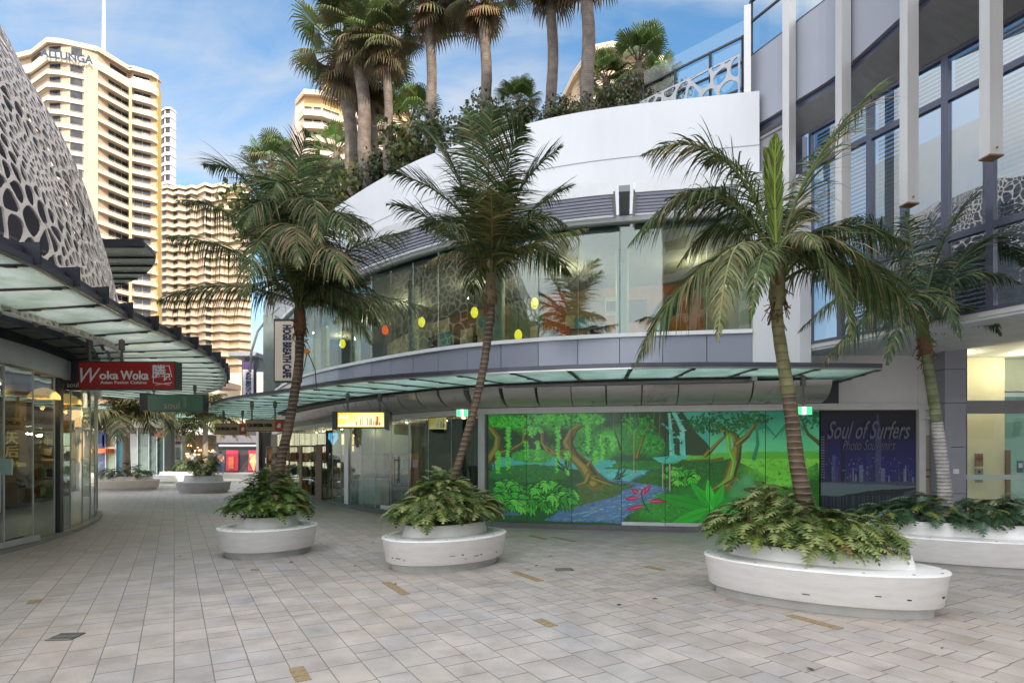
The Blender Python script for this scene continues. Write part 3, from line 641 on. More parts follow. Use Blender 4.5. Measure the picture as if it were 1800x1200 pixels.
# interior
WOOD = mat('warm_wood', (.24, .13, .055), .5, var=.35, scale=3, streak=6)
m = MB(); m.wall(linn(CLv, .1), linn(CLv, 5), .0, .05); pt(m, 'floor', mat('dark_floor', (.08,.07,.06), .3), lb)
m = MB(); m.wall(linn(CLv[:30], 4.8), linn(CLv[:30], 5), .05, 3.1); pt(m, 'back_wall', WOOD, lb)
m = MB(); m.wall(linn(CLv, .1), linn(CLv, 5), 3.1, 3.2); pt(m, 'ceiling', mat('rest_ceiling', (.16,.14,.12), .7), lb)
m = MB(); m.box((-11.6, 13.2, 1.55), (3.6, .12, 3.0)); pt(m, 'partition', WOOD, lb)
m = MB(); m.box((-10.32, 12.4, 1.55), (.25, .3, 3.0)); pt(m, 'pillar', mat('yellow_pillar', (.30,.20,.06), .5), lb)
m = MB(); m.box((-14.2, 16.9, 1.55), (2.6, .12, 3.0)); pt(m, 'partition', mat('green_part', (.25,.27,.22), .5), lb)
m = MB(); m.box((-9.9, 10.9, .55), (1.5, .5, 1.0), R(-10)); m.box((-9.9, 10.9, 1.08), (1.7, .6, .06), R(-10)); pt(m, 'counter', mat('counter', (.10,.085,.08), .35), lb)
# pendant lights (things hanging inside)
for i, (px, py, Y, lab) in enumerate(((78, 690, 11.6, 'warm glowing pendant lamp inside the left restaurant, nearer one'), (118, 700, 13.0, 'warm glowing pendant lamp deeper inside the left restaurant'))):
    c = W(px, py, Y); t = thing('pendant_lamp', lab, 'lamp', c, 0)
    m = MB(); m.tube([(0,0,-.12),(0,0,-.05),(0,0,.05),(0,0,.1)], [.26,.25,.16,.03], 20); smooth(m.build('lamp_shade', mat('amber_shade', (.8,.45,.12), .5, var=0, emit=(1,.55,.16), estr=.5), t))
    m = MB(); m.tube([(0,0,.1),(0,0,3.1-c.z)], .008, 6); m.build('cord', BLACK, t); ptlight('pendant_light', (c.x, c.y, c.z-.3), 5, (1,.6,.25))
for x, y in ((-9.6,9.2),(-9.7,10.4),(-10.5,12.2),(-11.2,14.4),(-12.2,15.6)):
    m = MB(); m.tube([(0,0,0),(0,0,.05)], .05, 12); world_parent(m.build('downlight', DLM, loc=(x, y, 3.03)), lb); ptlight('spot_glow', (x, y, 2.9), 2.5, (1,.7,.4), .05)
# gold characters on the inner wall and glass
for s, px, py, Y, sz in (('天', 21, 770, 10.8, .30), ('后', 21, 793, 10.8, .30), ('Tin Hau', 22, 815, 10.8, .15), ('中', 84, 776, 12.6, .21), ('環', 84, 794, 12.6, .21), ('Central', 84, 807, 12.6, .085), ('旺', 117, 772, 14.2, .27), ('角', 117, 793, 14.2, .27), ('Mong Kok', 118, 807, 14.2, .09)):
    c = W(px, py, Y); o = text('lettering', s, sz, GOLD, c, parent=None, bold=.003); (o if len(s) > 1 else fit(o, sz*.82, sz*.72)); world_parent(o, lb)
# small green notice with a handle at the left edge
m = MB(); c = W(6, 820, 9.4); m.box(c, (.28,.02,.26)); pt(m, 'door_notice', mat('mint', (.35,.55,.48), .5, var=.03), lb)
m = MB(); c = W(4, 850, 9.35); m.tube([c+Vector((0,-.05,-.45)), c+Vector((0,-.05,.2))], .018, 8); pt(m, 'door_handle', STEEL, lb)
# canopy
lo2 = cr(LCO, 1501, False); li2 = cr(LCI, 1501, False); lprs = match(lo2, li2, .9)
canopy(lprs, 3.70, lb, CANL, fins=True)
m = MB()
for k in range(len(lprs)-1):
    a, b = lprs[k][0], lprs[k+1][0]; u = (lprs[k][1]-a).normalized()*.1; m.bar((*(a+u), 3.83), (*(b+u), 3.83), .03, .14)
pt(m, 'edge_flashing', mat('flashing', (.07,.072,.09), .45, metal=.2), lb)
# patterned screen: plan curve at z=4.2 leaning back with height
SB = [(-6.95,2.5),(-6.95,6),(-7.0,8),(-7.25,10),(-7.85,12),(-9.3,14.2),(-11.6,15.9)]
sbc = cr(SB, 400); slen = sum((sbc[i+1]-sbc[i]).length for i in range(399))
def lean(z):
    t = max(0, z-4.1); return .13*t+.041*t*t
def fscr(u, v, d, z0=3.6):
    f = min(max(u/slen, 0), .99999)*399; i = int(f); p = sbc[i].lerp(sbc[i+1], f-i); t = (sbc[i+1]-sbc[i]).normalized(); n_ = Vector((-t.y, t.x))
    z = z0+v; q = p+n_*(lean(z)-d+.02+.10*math.sin(u*1.3+v*.7)*math.sin(v*1.1+.5)); return (q.x, q.y, z)
def dn(x, y):
    k = .5+.5*math.sin(x*2.1+1.3*math.sin(y*1.7))*math.cos(y*1.9+x*.6); return .095+.27*k*k
SCRM = mat('screen_beige', (.72, .63, .57), .45, metal=.15, var=.05, scale=1.2)
ms = voronoi_screen(slen, 8.2, 3200, 11, asp=.72, dens=dn, thick=.03, web=.019, fmap=fscr); o = pt(ms, 'perforated_screen', SCRM, lb)
m = MB(); NUx, NVx = 60, 12
for i in range(NUx):
    for j in range(NVx):
        q = [fscr(slen*(i+a)/NUx, 8.4*(j+b)/NVx, -.42) for a, b in ((0,0),(1,0),(1,1),(0,1))]; m.face(q)
pt(m, 'inner_cladding', mat('violet_grey_cladding', (.06,.058,.075), .75, metal=0, var=.2, scale=.6), lb, sm=True)
m = MB()
for i in range(0, 20):
    m.bar(fscr(slen*i/20, 0, -.2), fscr(slen*i/20, 8.2, -.2), .04, .05)
for v in (1.2, 3.0, 4.8, 6.6):
    for i in range(40): m.bar(fscr(slen*i/40, v, -.12), fscr(slen*(i+1)/40, v, -.12), .03, .04)
pt(m, 'screen_frame', mat('screen_frame', (.2,.19,.19), .5, metal=.5), lb)
m = MB(); m.prism([(-10.4,2),(-10.4,8),(-10.8,12),(-14,16.4),(-24,19),(-24,2)], 4.6, 10.2); pt(m, 'upper_block', mat('upper_block', (.20,.20,.22), .7), lb)
# small upper canopy at the corner
uc = [(-10.7,15.6),(-9.55,15.5),(-9.75,16.3),(-10.3,17.1),(-11.2,18.1),(-12.5,19.1),(-13.4,19.6)]
ucc = cr(uc[1:], 14); m = MB(); m.prism([(-12.8,15.6)]+[(p.x, p.y) for p in ucc], 7.0, 7.02); pt(m, 'upper_canopy_glass', mat('smoke_glass', (.40,.44,.42), .25, var=.1), lb)
m = MB()
for k in range(13): m.bar((*ucc[k], 7.05), (*ucc[k+1], 7.05), .05, .09)
m.bar((-12.8,15.58,7.08), (-9.55,15.48,7.08), .06, .2)
for k in range(0, 13, 2): m.bar((*ucc[k], 6.98), (-12.8, ucc[k].y, 6.98), .05, .06)
pt(m, 'upper_canopy_frame', DARK, lb)
# ------------------------------------------------------------------ office building at right
rb = thing('office_building', 'grey office building at right with long vertical metal fins and blue tinted windows', 'building', (9, 10, 0))
def gp(Y, o=0): return Vector((10.905-.45*Y-o*.912, Y-o*.41))
def mu(px): k = (px-900)/FX; Y = 10.905/(k+.45); return gp(Y)
SP = cr([(4.88,12.34),(5.4,11.25),(5.72,10.48),(5.94,9.12),(6.15,7.4),(6.3,5.5),(6.3,3)], 60)
FRM = mat('frame_slate', (.11,.12,.17), .35, metal=.4, var=.05)
# windows: rows by columns
colpx = [1424, 1478, 1530, 1590, 1663, 1742, 1850]; cols_ = [mu(p) for p in colpx]+[gp(7.0), gp(5.9), gp(4.8), gp(3.7)]
rows = [(3.72, 4.95), (4.95, 7.12), (7.12, 7.8)]
BL = mat('blind_slats', (.42,.43,.45), .6, var=.05)
for k in range(len(cols_)-1):
    a, b = cols_[k], cols_[k+1]; t = (b-a).normalized(); n_ = Vector((t.y, -t.x)); n_ = n_ if n_.x < 0 else -n_
    for j, (z0, z1) in enumerate(rows):
        m = MB(); w_ = .05
        for (p, q) in (((*a, z0+w_/2), (*b, z0+w_/2)), ((*a, z1-w_/2), (*b, z1-w_/2)), ((*(a+t*w_/2), z0+w_), (*(a+t*w_/2), z1-w_)), ((*(b-t*w_/2), z0+w_), (*(b-t*w_/2), z1-w_))): m.bar(p, q, .09, .05) if abs(p[2]-q[2]) < .01 else m.bar(p, q, .09, .05, up=(t.x, t.y, 0))
        wf = pt(m, 'window', FRM, rb)
        m = MB(); A_ = a+t*w_-n_*.01; B_ = b-t*w_-n_*.01; m.face([(*A_, z0+w_), (*B_, z0+w_), (*B_, z1-w_), (*A_, z1-w_)]); g_ = m.build('pane', GB); world_parent(g_, rb); mw = g_.matrix_parent_inverse.copy(); g_.parent = wf; g_.matrix_parent_inverse = (Matrix.LocRotScale(rb.location, None, None) @ wf.matrix_parent_inverse).inverted() if False else Matrix.Identity(4)
        # blinds behind the glass
        m = MB(); nz_ = int((z1-z0)/.075); dep = -n_*.12
        if j == 2 or (j == 1 and k in (0, 1, 2, 5, 6)) or (j == 0 and k in (1, 3, 4)):
            for s_ in range(nz_):
                z = z0+.05+(z1-z0-.08)*s_/nz_; m.face([(*(A_+dep), z), (*(B_+dep), z), (*(B_+dep-n_*.02), z+.055), (*(A_+dep-n_*.02), z+.055)])
            pt(m, 'window_blind', BL, rb)
m = MB(); m.wall([gp(12.0), gp(3)], [gp(12.0, -2.5), gp(3, -2.5)], 3.6, 3.68); m.wall([gp(12.0, -2.4), gp(3, -2.4)], [gp(12.0, -2.5), gp(3, -2.5)], 3.7, 7.8); pt(m, 'office_interior', mat('office_interior', (.55,.58,.62), .8), rb)
# soffit under the overhang and between spandrel and window head
SOF = mat('soffit', (.52,.51,.50), .7, var=.04)
m = MB(); m.face([(*gp(12.6), 3.71), (*gp(2), 3.71), (20, 2, 3.71), (20, 13.2, 3.71), (5.2, 13.2, 3.71)]); m.wall([gp(11.95, .03), gp(3, .03)], [gp(11.95, -.05), gp(3, -.05)], 3.64, 3.73); pt(m, 'lower_soffit', SOF, rb)
m = MB(); m.wall([gp(11.85, .04), gp(11.62, .04)], [gp(11.85, -.1), gp(11.62, -.1)], 3.64, 7.8); pt(m, 'corner_frame', FRM, rb)
SPM = mat('office_panel', (.33,.35,.41), .45, metal=.1, var=.05, scale=.8)
Q = [p for p in SP]
inn_sp = [gp(max(2, min(12.9, p.y+.2))) for p in SP]
m = MB(); 
for k in range(len(SP)-1): m.face([(*SP[k], 8.12), (*SP[k+1], 8.12), (*inn_sp[k+1], 7.8), (*inn_sp[k], 7.8)])
pt(m, 'upper_soffit', mat('soffit_dark', (.26,.26,.27), .7), rb)
s2 = offs(SP, .08) if offs(SP, .08)[20].x > SP[20].x else offs(SP, -.08)
s3 = offs(SP, .3) if offs(SP, .3)[20].x > SP[20].x else offs(SP, -.3)
m = MB(); m.wall(s2, s3, 8.1, 8.3); pt(m, 'panel_base_strip', FRM, rb)
cuts = [0, 6, 13, 21, 29, 38, 48, 59]
for k in range(len(cuts)-1):
    seg = SP[cuts[k]:cuts[k+1]+1]; seg[0] = seg[0].lerp(seg[1], .05); seg[-1] = seg[-1].lerp(seg[-2], .05); off = s3[cuts[k]:cuts[k+1]+1]
    m = MB(); m.wall(seg, off, 8.3, 9.78); pt(m, 'spandrel_panel', SPM, rb)
    m = MB(); m.wall(off, [p+Vector((.25, 0)) for p in off], 8.3, 9.7); pt(m, 'panel_core', DARK, rb)
# roof balustrade with glass
m = MB()
for k in range(0, 60, 6): m.bar((*s2[k], 9.78), (*s2[k], 11.0), .05, .08)
for k in range(59): m.bar((*s2[k], 10.98), (*s2[k+1], 10.98), .06, .05); m.bar((*s2[k], 9.83), (*s2[k+1], 9.83), .05, .05); m.bar((*s2[k], 10.55), (*s2[k+1], 10.55), .04, .04)
pt(m, 'roof_balustrade', DARK, rb)
m = MB()
for k in range(59): m.face([(*s2[k], 9.86), (*s2[k+1], 9.86), (*s2[k+1], 10.95), (*s2[k], 10.95)])
pt(m, 'balustrade_glass', GC, rb)
# fins
FIN = mat('fin_metal', (.60,.59,.58), .42, metal=.35, var=.1, scale=2, streak=5)
RUST = mat('rust', (.20,.12,.07), .8, var=.4, scale=20)
so_ = offs(SP, -.14) if offs(SP, -.14)[20].x < SP[20].x else offs(SP, .14)
for px, zb in ((1387, 5.3), (1482, 5.3), (1598, 5.3), (1742, 5.35), (1940, 5.35), (2300, 5.35)):
    p = ray(so_, px)
    if p is None: continue
    k = min(range(60), key=lambda i: (so_[i]-p).length); t = (so_[min(k+1, 59)]-so_[max(0, k-1)]).normalized(); r_ = math.atan2(t.y, t.x)
    m = MB(); m.box((p.x, p.y, (zb+13)/2), (.15, .18, 13-zb), r_); fo = pt(m, 'vertical_fin', FIN, rb)
    m = MB(); n_ = Vector((t.y, -t.x)); n_ = n_ if n_.x > 0 else -n_
    for z in (8.62, 9.45): m.box((p.x+n_.x*.12-t.x*.12, p.y+n_.y*.12-t.y*.12, z), (.06, .2, .14), r_)
    pt(m, 'fin_bracket', ALU, rb)
    m = MB(); m.box((p.x, p.y, zb-.012), (.165, .195, .02), r_); m.tube([(p.x, p.y-.09, zb+.07), (p.x, p.y-.105, zb+.07)], .012, 8); pt(m, 'fin_cap', RUST, rb)
p = ray(so_, 1312) or Vector((4.85,12.3)); m = MB(); m.box((p.x, p.y-.05, 7.2), (.13, .16, 7.0), R(-20)); pt(m, 'corner_fin', FIN, rb)
# tilted opening window at the corner
m = MB(); a, b = Vector((4.98,12.05)), Vector((5.35,11.35))
for p_, q_ in (((*a, 7.3),(*b, 7.3)), ((*a, 7.95),(*b, 7.95)), ((*a, 7.3),(*a, 7.95)), ((*b, 7.3),(*b, 7.95))): m.bar(p_, q_, .05, .05)
m.face([(*a, 7.3),(*b, 7.3),(*b, 7.95),(*a, 7.95)]); pt(m, 'vent_grille', mat('grille_grey', (.25,.25,.27), .5), rb)
# column with grey panels, entrance
COLM = mat('column_panel', (.30,.31,.36), .4, metal=.1, var=.05)
x0, x1 = (1661-900)/FX*11.5, (1698-900)/FX*11.5
for z0, z1 in ((0, .86), (.87, 1.75), (1.76, 2.6), (2.61, 3.25), (3.26, 3.7)):
    m = MB(); m.box(((x0+x1)/2, 11.7, (z0+z1)/2), (x1-x0, .4, z1-z0)); pt(m, 'column_panel', COLM, rb)
m = MB(); m.box((x1+.05, 11.75, 1.85), (.1, .3, 3.7)); pt(m, 'door_frame', FRM, rb)
m = MB(); m.box(((x0+x1)/2+.0, 11.49, 1.0*0+W(1680,828,11.5).z), (.10,.03,.09)); pt(m, 'card_reader', mat('reader_white', (.7,.7,.7), .4), rb)
m = MB(); m.box((11.5, 11.6, 2.53), (2*(11.5-x1), .2, .24)); pt(m, 'transom', mat('transom_grey', (.24,.24,.25), .45, metal=.3), rb)
m = MB(); m.face([(x1+.1, 11.62, 0), (14, 11.62, 0), (14, 11.62, 2.41), (x1+.1, 11.62, 2.41)]); pt(m, 'entrance_glass', GL, rb)
m = MB(); m.face([(x1+.1, 11.62, 2.65), (14, 11.62, 2.65), (14, 11.62, 3.7), (x1+.1, 11.62, 3.7)]); pt(m, 'fanlight_glass', GL, rb)
m = MB(); m.box((11, 11.61, W(1740, 838, 11.6).z), (4.6, .02, .09)); pt(m, 'glass_manifestation', mat('manifest', (.45,.55,.52), .5, var=0), rb)
BEI = mat('beige_lobby', (.80,.72,.52), .7, var=.04)
xe = (1766-900)/FX*13.0
m = MB(); m.box(((x1+xe)/2, 13.1, 1.9), (xe-x1, .2, 3.8)); m.box((xe-.3, 13.02, 1.3), (.02,.02,2.3)); pt(m, 'lobby_wall', BEI, rb)
m = MB(); m.box((xe+1.5, 13.3, 3.35), (3.2, .3, .7)); pt(m, 'lobby_beam', mat('lobby_beam', (.42,.46,.40), .6), rb)
m = MB(); m.box((xe+.05, 13.0, .85), (.08,.1,1.7)); pt(m, 'lobby_post', WOOD, rb)
m = MB(); m.box((xe+1.0, 14.5, 1.5), (1.6,.05,3.0)); pt(m, 'lobby_green_glass', glass('green_glass', (.5,.68,.62), .12, .6), rb)
m = MB(); m.face([(x1, 11.7, .012), (16, 11.7, .012), (16, 19, .012), (x1, 19, .012)]); pt(m, 'lobby_floor', mat('lobby_floor', (.55,.48,.36), .3), rb)
m = MB(); m.box((xe+2, 19, 2), (8, .2, 4)); pt(m, 'lobby_back', mat('lobby_back', (.5,.5,.45), .7), rb)
for x in (9.3, 10.6, 12): ptlight('lobby_light', (x, 12.4, 3.4), 8, (1,.85,.6))
# signs on the lobby wall
def flat(name, label, cat, c, w, h, mt, d=.015):
    t = thing(name, label, cat, c); m = MB(); m.box((0,0,0),(w,d,h)); m.build('board', mt, t); return t
NB_ = mat('notice_brown', (.28,.19,.10), .6, var=.05)
c = W(1721, 808, 12.96); t = flat('no_smoking_sign', 'brown no smoking sign on the beige lobby wall, top of three', 'sign', c, .17, .28, NB_)
m = MB(); pr = [(math.cos(a)*.06, -.012, math.sin(a)*.06+.03) for a in [2*math.pi*k/20 for k in range(21)]]; m.tube(pr, .008, 6, caps=False); m.bar((-.042,-.014,.072),(.042,-.014,-.012),.008,.014); m.build('ring', mat('sign_red', (.35,.03,.02), .5, var=0), t); m = MB(); m.bar((-.045,-.012,.03),(.04,-.012,.03),.006,.014); m.build('cigarette', BLACK, t)
c = W(1721, 829, 12.96); t = flat('notice_sign', 'grey brown square notice below the no smoking sign', 'sign', c, .17, .14, mat('notice_grey', (.30,.27,.22), .6, var=.05)); m = MB(); m.box((0,-.01,0),(.05,.006,.05)); m.build('symbol', BLACK, t)
c = W(1721, 845, 12.96); flat('notice_sign', 'narrow small notice, lowest of the three on the beige lobby wall', 'sign', c, .16, .06, MATS['notice_grey'])
c = W(1793, 820, 12.9); t = flat('notice_sign', 'blue notice on the green glass at the right edge', 'sign', c, .14, .26, mat('notice_blue', (.08,.13,.25), .4)); m = MB(); m.box((0,-.01,.03),(.08,.006,.1)); m.build('symbol', mat('plain_white', (.75,.75,.75), .5, var=0), t)
# beige side door left of the column
xa, xb = (1624-900)/FX*11.9, (1655-900)/FX*11.9
DB = mat('door_beige', (.40,.36,.29), .5, var=.05)
m = MB(); m.box(((xa+xb)/2, 12.0, 1.0), (xb-xa, .1, 2.0)); sdoor = pt(m, 'service_door', DB, rb)
m = MB(); m.box(((xa+xb)/2, 12.05, 2.75), (xb-xa+.12, .14, 1.48)); m.box((xa-.09, 12.05, 1.15), (.16, .16, 2.3)); pt(m, 'service_wall', mat('side_wall', (.5,.5,.5)), rb)
for j, z in enumerate((1.30, 1.17)): o = text('lettering', 'NO ENTRY' if j == 0 else 'KEEP CLEAR', .05, BLACK, (xa+.17, 11.94, z), align='CENTER'); world_parent(o, rb)
c = W(1628, 733, 11.8); t = thing('security_camera', 'small white security camera on the wall beside the birch-like palm trunk', 'camera', c); m = MB(); m.box((0,.08,0),(.06,.12,.06)); m.tube([(0,0,0),(-.02,-.16,-.03)], .035, 12); m.build('housing', mat('plain_white', (1,1,1)), t)
t['label'] = 'small white security camera on the wall left of the pale ringed palm trunk'
# mint warning floor sign behind the right planter
c = W(1790, 920, 10.3); t = thing('floor_sign', 'mint green wet floor warning banner behind the far right planter', 'sign', c)
m = MB(); m.box((.1,0,0),(.85,.02,.36)); m.build('board', mat('mint_sign', (.16,.42,.35), .5, var=.04), t)
text('lettering', 'WARNING', .16, mat('letter_white', (.8,.85,.8), .5, var=0), (.12,-.013,.08), parent=t, shear=.15, bold=.003); text('lettering', 'WET FLOOR', .13, MATS['letter_white'], (.12,-.013,-.09), parent=t, shear=.15, bold=.003)
# roof terrace screen with organic holes
tb = thing('balcony_screen', 'grey metal screen with organic cut-out holes on the roof edge beside the corner fin', 'screen', (4, 12.3, 8.88))
A0, B0 = Vector((3.05,14.2)), Vector((4.78,12.5))
def fbal(u, v, d): t_ = (B0-A0).normalized(); q = A0+t_*u; return (q.x+t_.y*d, q.y-t_.x*d, 8.82+v)
Lb = (B0-A0).length
ms = voronoi_screen(Lb, 1.15, 46, 5, asp=.8, dens=lambda x, y: .22+.12*math.sin(x*3+y*4), thick=.03, web=.035, fmap=fbal); pt(ms, 'cut_out_panel', mat('screen_grey', (.42,.43,.46), .5, metal=.2), tb)
m = MB()
for u in (0, .85, 1.7, Lb): m.bar(fbal(u, -.1, -.12), fbal(u, 1.6, -.12), .05)
for v in (.5, 1.05, 1.58): m.bar(fbal(0, v, -.12), fbal(Lb, v, -.12), .04)
pt(m, 'rail', DARK, tb)
m = MB(); m.face([fbal(0,.1,-.16), fbal(Lb,.1,-.16), fbal(Lb,1.95,-.16), fbal(0,1.95,-.16)]); pt(m, 'glass_panel', GC, tb)
# ------------------------------------------------------------------ planters
def ellp(a, b, n=72): return [(a*math.cos(2*math.pi*k/n), b*math.sin(2*math.pi*k/n)) for k in range(n)]
def rings(mb, rs, n=72, close=True):
    ids = [mb.pts([(x, y, z) for x, y in ellp(a, b, n)]) for a, b, z in rs]
    for k in range(len(ids)-1):
        for j in range(n): mb.f.append((ids[k]+j, ids[k]+(j+1) % n, ids[k+1]+(j+1) % n, ids[k+1]+j)); mb.mi.append(0)
SOIL = mat('soil', (.05,.035,.025), .95, var=.4, scale=20, bump=.6)
def planter(label, x, y, a, b, ang, white=PLW, ph=.17, pin=.30, group='oval planter benches along the mall', chips=0):
    t = thing('planter_bench', label, 'planter', (x, y, 0), R(ang), group)
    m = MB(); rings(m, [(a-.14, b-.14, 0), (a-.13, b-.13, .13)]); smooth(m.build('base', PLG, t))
    m = MB(); rings(m, [(a-.16, b-.16, .12), (a-.075, b-.075, .105), (a-.06, b-.06, .115), (a-.012, b-.012, .425), (a, b, .436), (a-.006, b-.006, .452), (a-.03, b-.03, .456), (a-pin-.02, b-pin-.02, .462)], 96); smooth(m.build('bench', white, t), 50)
    m = MB(); rings(m, [(a-pin+.01, b-pin+.01, .44), (a-pin-.035, b-pin-.035, .44+ph), (a-pin-.045, b-pin-.045, .447+ph), (a-pin-.07, b-pin-.07, .447+ph), (a-pin-.085, b-pin-.085, .42)], 96); smooth(m.build('pot', white, t), 50)
    m = MB(); i = [(x_, y_, .38+ph) for x_, y_ in ellp(a-pin-.06, b-pin-.06)]; m.face(i); m.build('soil', SOIL, t)
    rn = random.Random(int(a*100)); m = MB()
    for k in range(chips):
        an = rn.uniform(-2.5, -.2)-R(ang); zz = rn.uniform(.17, .24); f = (a-.06+.048*(zz-.115)/.31)/a; x_, y_ = a*f*math.cos(an), (b-.06+.048*(zz-.115)/.31)*math.sin(an); m.box((x_*1.001, y_*1.001, zz), (rn.uniform(.02, .09), .006, rn.uniform(.004, .012)), math.atan2(b*math.cos(an), -a*math.sin(an)))
    if chips: m.build('chipped_paint', BLACK, t)['kind'] = 'stuff'
    m = MB()
    for k in range(14):
        an = 2*math.pi*k/14+.2; m.tube([((a-.05)*math.cos(an), (b-.05)*math.sin(an), .455), ((a-.05)*math.cos(an), (b-.05)*math.sin(an), .463)], .014, 8)
    m.build('skate_stud', STEEL, t)
    return t
planter('round white planter bench with a low shrub mound, nearer left', -4.02, 9.86, .80, .74, 60)
planter('oval white planter bench with chipped side, in the middle of the picture', -.98, 8.9, 1.0, .74, 42, chips=9)
planter('large white oval planter bench in the right foreground', 3.38, 6.64, 1.22, .66, -33, ph=.16, chips=6)
planter('white oval planter bench at the right edge, behind the large one', 6.85, 8.75, 1.75, .85, -22, ph=.2)
PLC = mat('planter_cream', (.62,.57,.50), .45, var=.08, scale=5)
PLG2 = mat('planter_grey', (.42,.43,.44), .45, var=.08, scale=5)
planter('far cream planter bench around a palm, beside the left shop corner', -17.1, 26.4, 1.42, .95, 5, PLC)
planter('far grey planter bench with a rounded shrub in the middle of the mall', -12.7, 24.6, 1.05, .8, 10, PLG2, ph=.26)
planter('furthest white planter bench, half hidden behind the grey one', -18.2, 32.5, 1.25, .9, 0)
# ------------------------------------------------------------------ foliage
LEAF = attrmat('shrub_leaf', .45, .2, spec=.4)
FROND = attrmat('frond_leaf', .6, .18, spec=.22)
def lobed_leaf(mb, base, d, up, L_, rnd, col):
    """one philodendron leaf: lobed blade folded about its midrib, drooping to the tip"""
    d = d.normalized(); s = d.cross(up).normalized(); u = s.cross(d); n = 7
    mid = []; 
    for k in range(n+1):
        t = k/n; mid.append(base+d*(L_*t)+u*(.10*L_*math.sin(t*2.2)-.52*L_*t*t))
    mb.cc = col; fold = .22
    for sd in (-1, 1):
        for k in range(n):
            t = (k+.5)/n; w = L_*(.46*math.sin(math.pi*min(1, (t*.9+.12)))**.7)*rnd.uniform(.85, 1.1)
            tip = mid[k].lerp(mid[k+1], .5)+s*sd*w+u*(-fold*w-.15*w*rnd.random())+d*w*.38
            a, b = mid[k], mid[k+1]; q = a.lerp(tip, .6)-d*w*.06; r_ = b.lerp(tip, .5)
            mb.face([a, q, tip, r_, b] if sd > 0 else [b, r_, tip, q, a])
def shrub(name, label, x, y, a, b, ang, H, n, seed, base=(.085,.16,.035), z0=.6, ll=.2, group=None, bald=0, pale=.25, skew=None):
    rnd = random.Random(seed); m = MB(); m.cc = (1,1,1); st = MB(); cs, sn = math.cos(R(ang)), math.sin(R(ang))
    for i in range(n):
        r = math.sqrt(rnd.random()); th = rnd.uniform(0, 2*math.pi)
        ex, ey = a*r*math.cos(th), b*r*math.sin(th)
        hmod = 1.0
        if skew: hmod = max(.25, 1+skew*ex/a)
        h = H*hmod*(math.sqrt(max(0, 1-r*r*.82)))*rnd.uniform(.68, 1.2)*(1+.2*math.sin(ex*6+seed)+.16*math.cos(ey*7))
        ox, oy = ex*1.02, ey*1.02
        p = Vector((ox*cs-oy*sn, ox*sn+oy*cs, max(.02, h)))
        o = Vector((math.cos(th)*cs-math.sin(th)*sn, math.cos(th)*sn+math.sin(th)*cs, 0)); j = rnd.uniform(-.9, .9)
        o = Vector((o.x*math.cos(j)-o.y*math.sin(j), o.x*math.sin(j)+o.y*math.cos(j), 0))
        d = (o*(.45+.5*r)+Vector((0, 0, rnd.uniform(-.55*r, .75*(1-r*.75))))).normalized()
        k = rnd.random(); g = rnd.uniform(.6, 1.35); c = (base[0]*g, base[1]*g, base[2]*g)
        if k < pale: c = (base[0]*3.0, base[1]*2.2, base[2]*3.2)
        elif k > .93: c = (.24, .28, .06)
        if rnd.random() < .02: c = (.17, .12, .05)
        lobed_leaf(m, p, d, Vector((0,0,1)), ll*rnd.uniform(.45, 1.3), rnd, c)
        if rnd.random() < .45:
            q = Vector((p.x*.45, p.y*.45, -.1)); st.bar(q, p, .007)
    t = thing(name, label, 'shrub', (x, y, z0), 0, group)
    m.build('foliage', LEAF, t); st.build('stem', mat('stem_green', (.12,.16,.05), .6), t); return t
G1 = 'low leafy shrubs filling the planters'
shrub('leafy_shrub', 'dense rounded mound of dark green lobed leaves around the left palm trunk', -4.02, 9.86, .60, .55, 60, .50, 560, 1, base=(.07,.135,.025), ll=.20, group=G1)
shrub('leafy_shrub', 'pale olive mound of lobed leaves around the middle palm trunk', -.96, 8.9, .84, .56, 42, .50, 820, 2, base=(.10,.155,.04), ll=.20, group=G1, pale=.42)
shrub('leafy_shrub', 'sprawling windblown lobed shrub in the big foreground planter', 3.22, 6.74, .93, .46, -33, .46, 840, 3, base=(.10,.16,.04), z0=.56, ll=.205, group=G1, pale=.38, skew=-.28)
shrub('leafy_shrub', 'low dark green lobed shrub in the planter at the right edge', 6.5, 8.85, 1.25, .52, -22, .30, 560, 4, base=(.05,.11,.05), z0=.6, ll=.2, group=G1, pale=.12)
shrub('leafy_shrub', 'rounded dark shrub in the far grey planter', -12.7, 24.6, .56, .5, 10, .78, 380, 5, base=(.05,.09,.025), z0=.62, ll=.2, group=G1, pale=.1)
shrub('leafy_shrub', 'sparse low plants in the far cream planter', -17.1, 26.4, 1.1, .6, 5, .34, 140, 6, base=(.08,.11,.06), z0=.6, ll=.3, group=G1, pale=.3)
shrub('leafy_shrub', 'low shrub in the furthest white planter', -17.8, 32.5, .8, .5, 0, .5, 160, 8, base=(.06,.10,.035), z0=.6, ll=.26, group=G1)
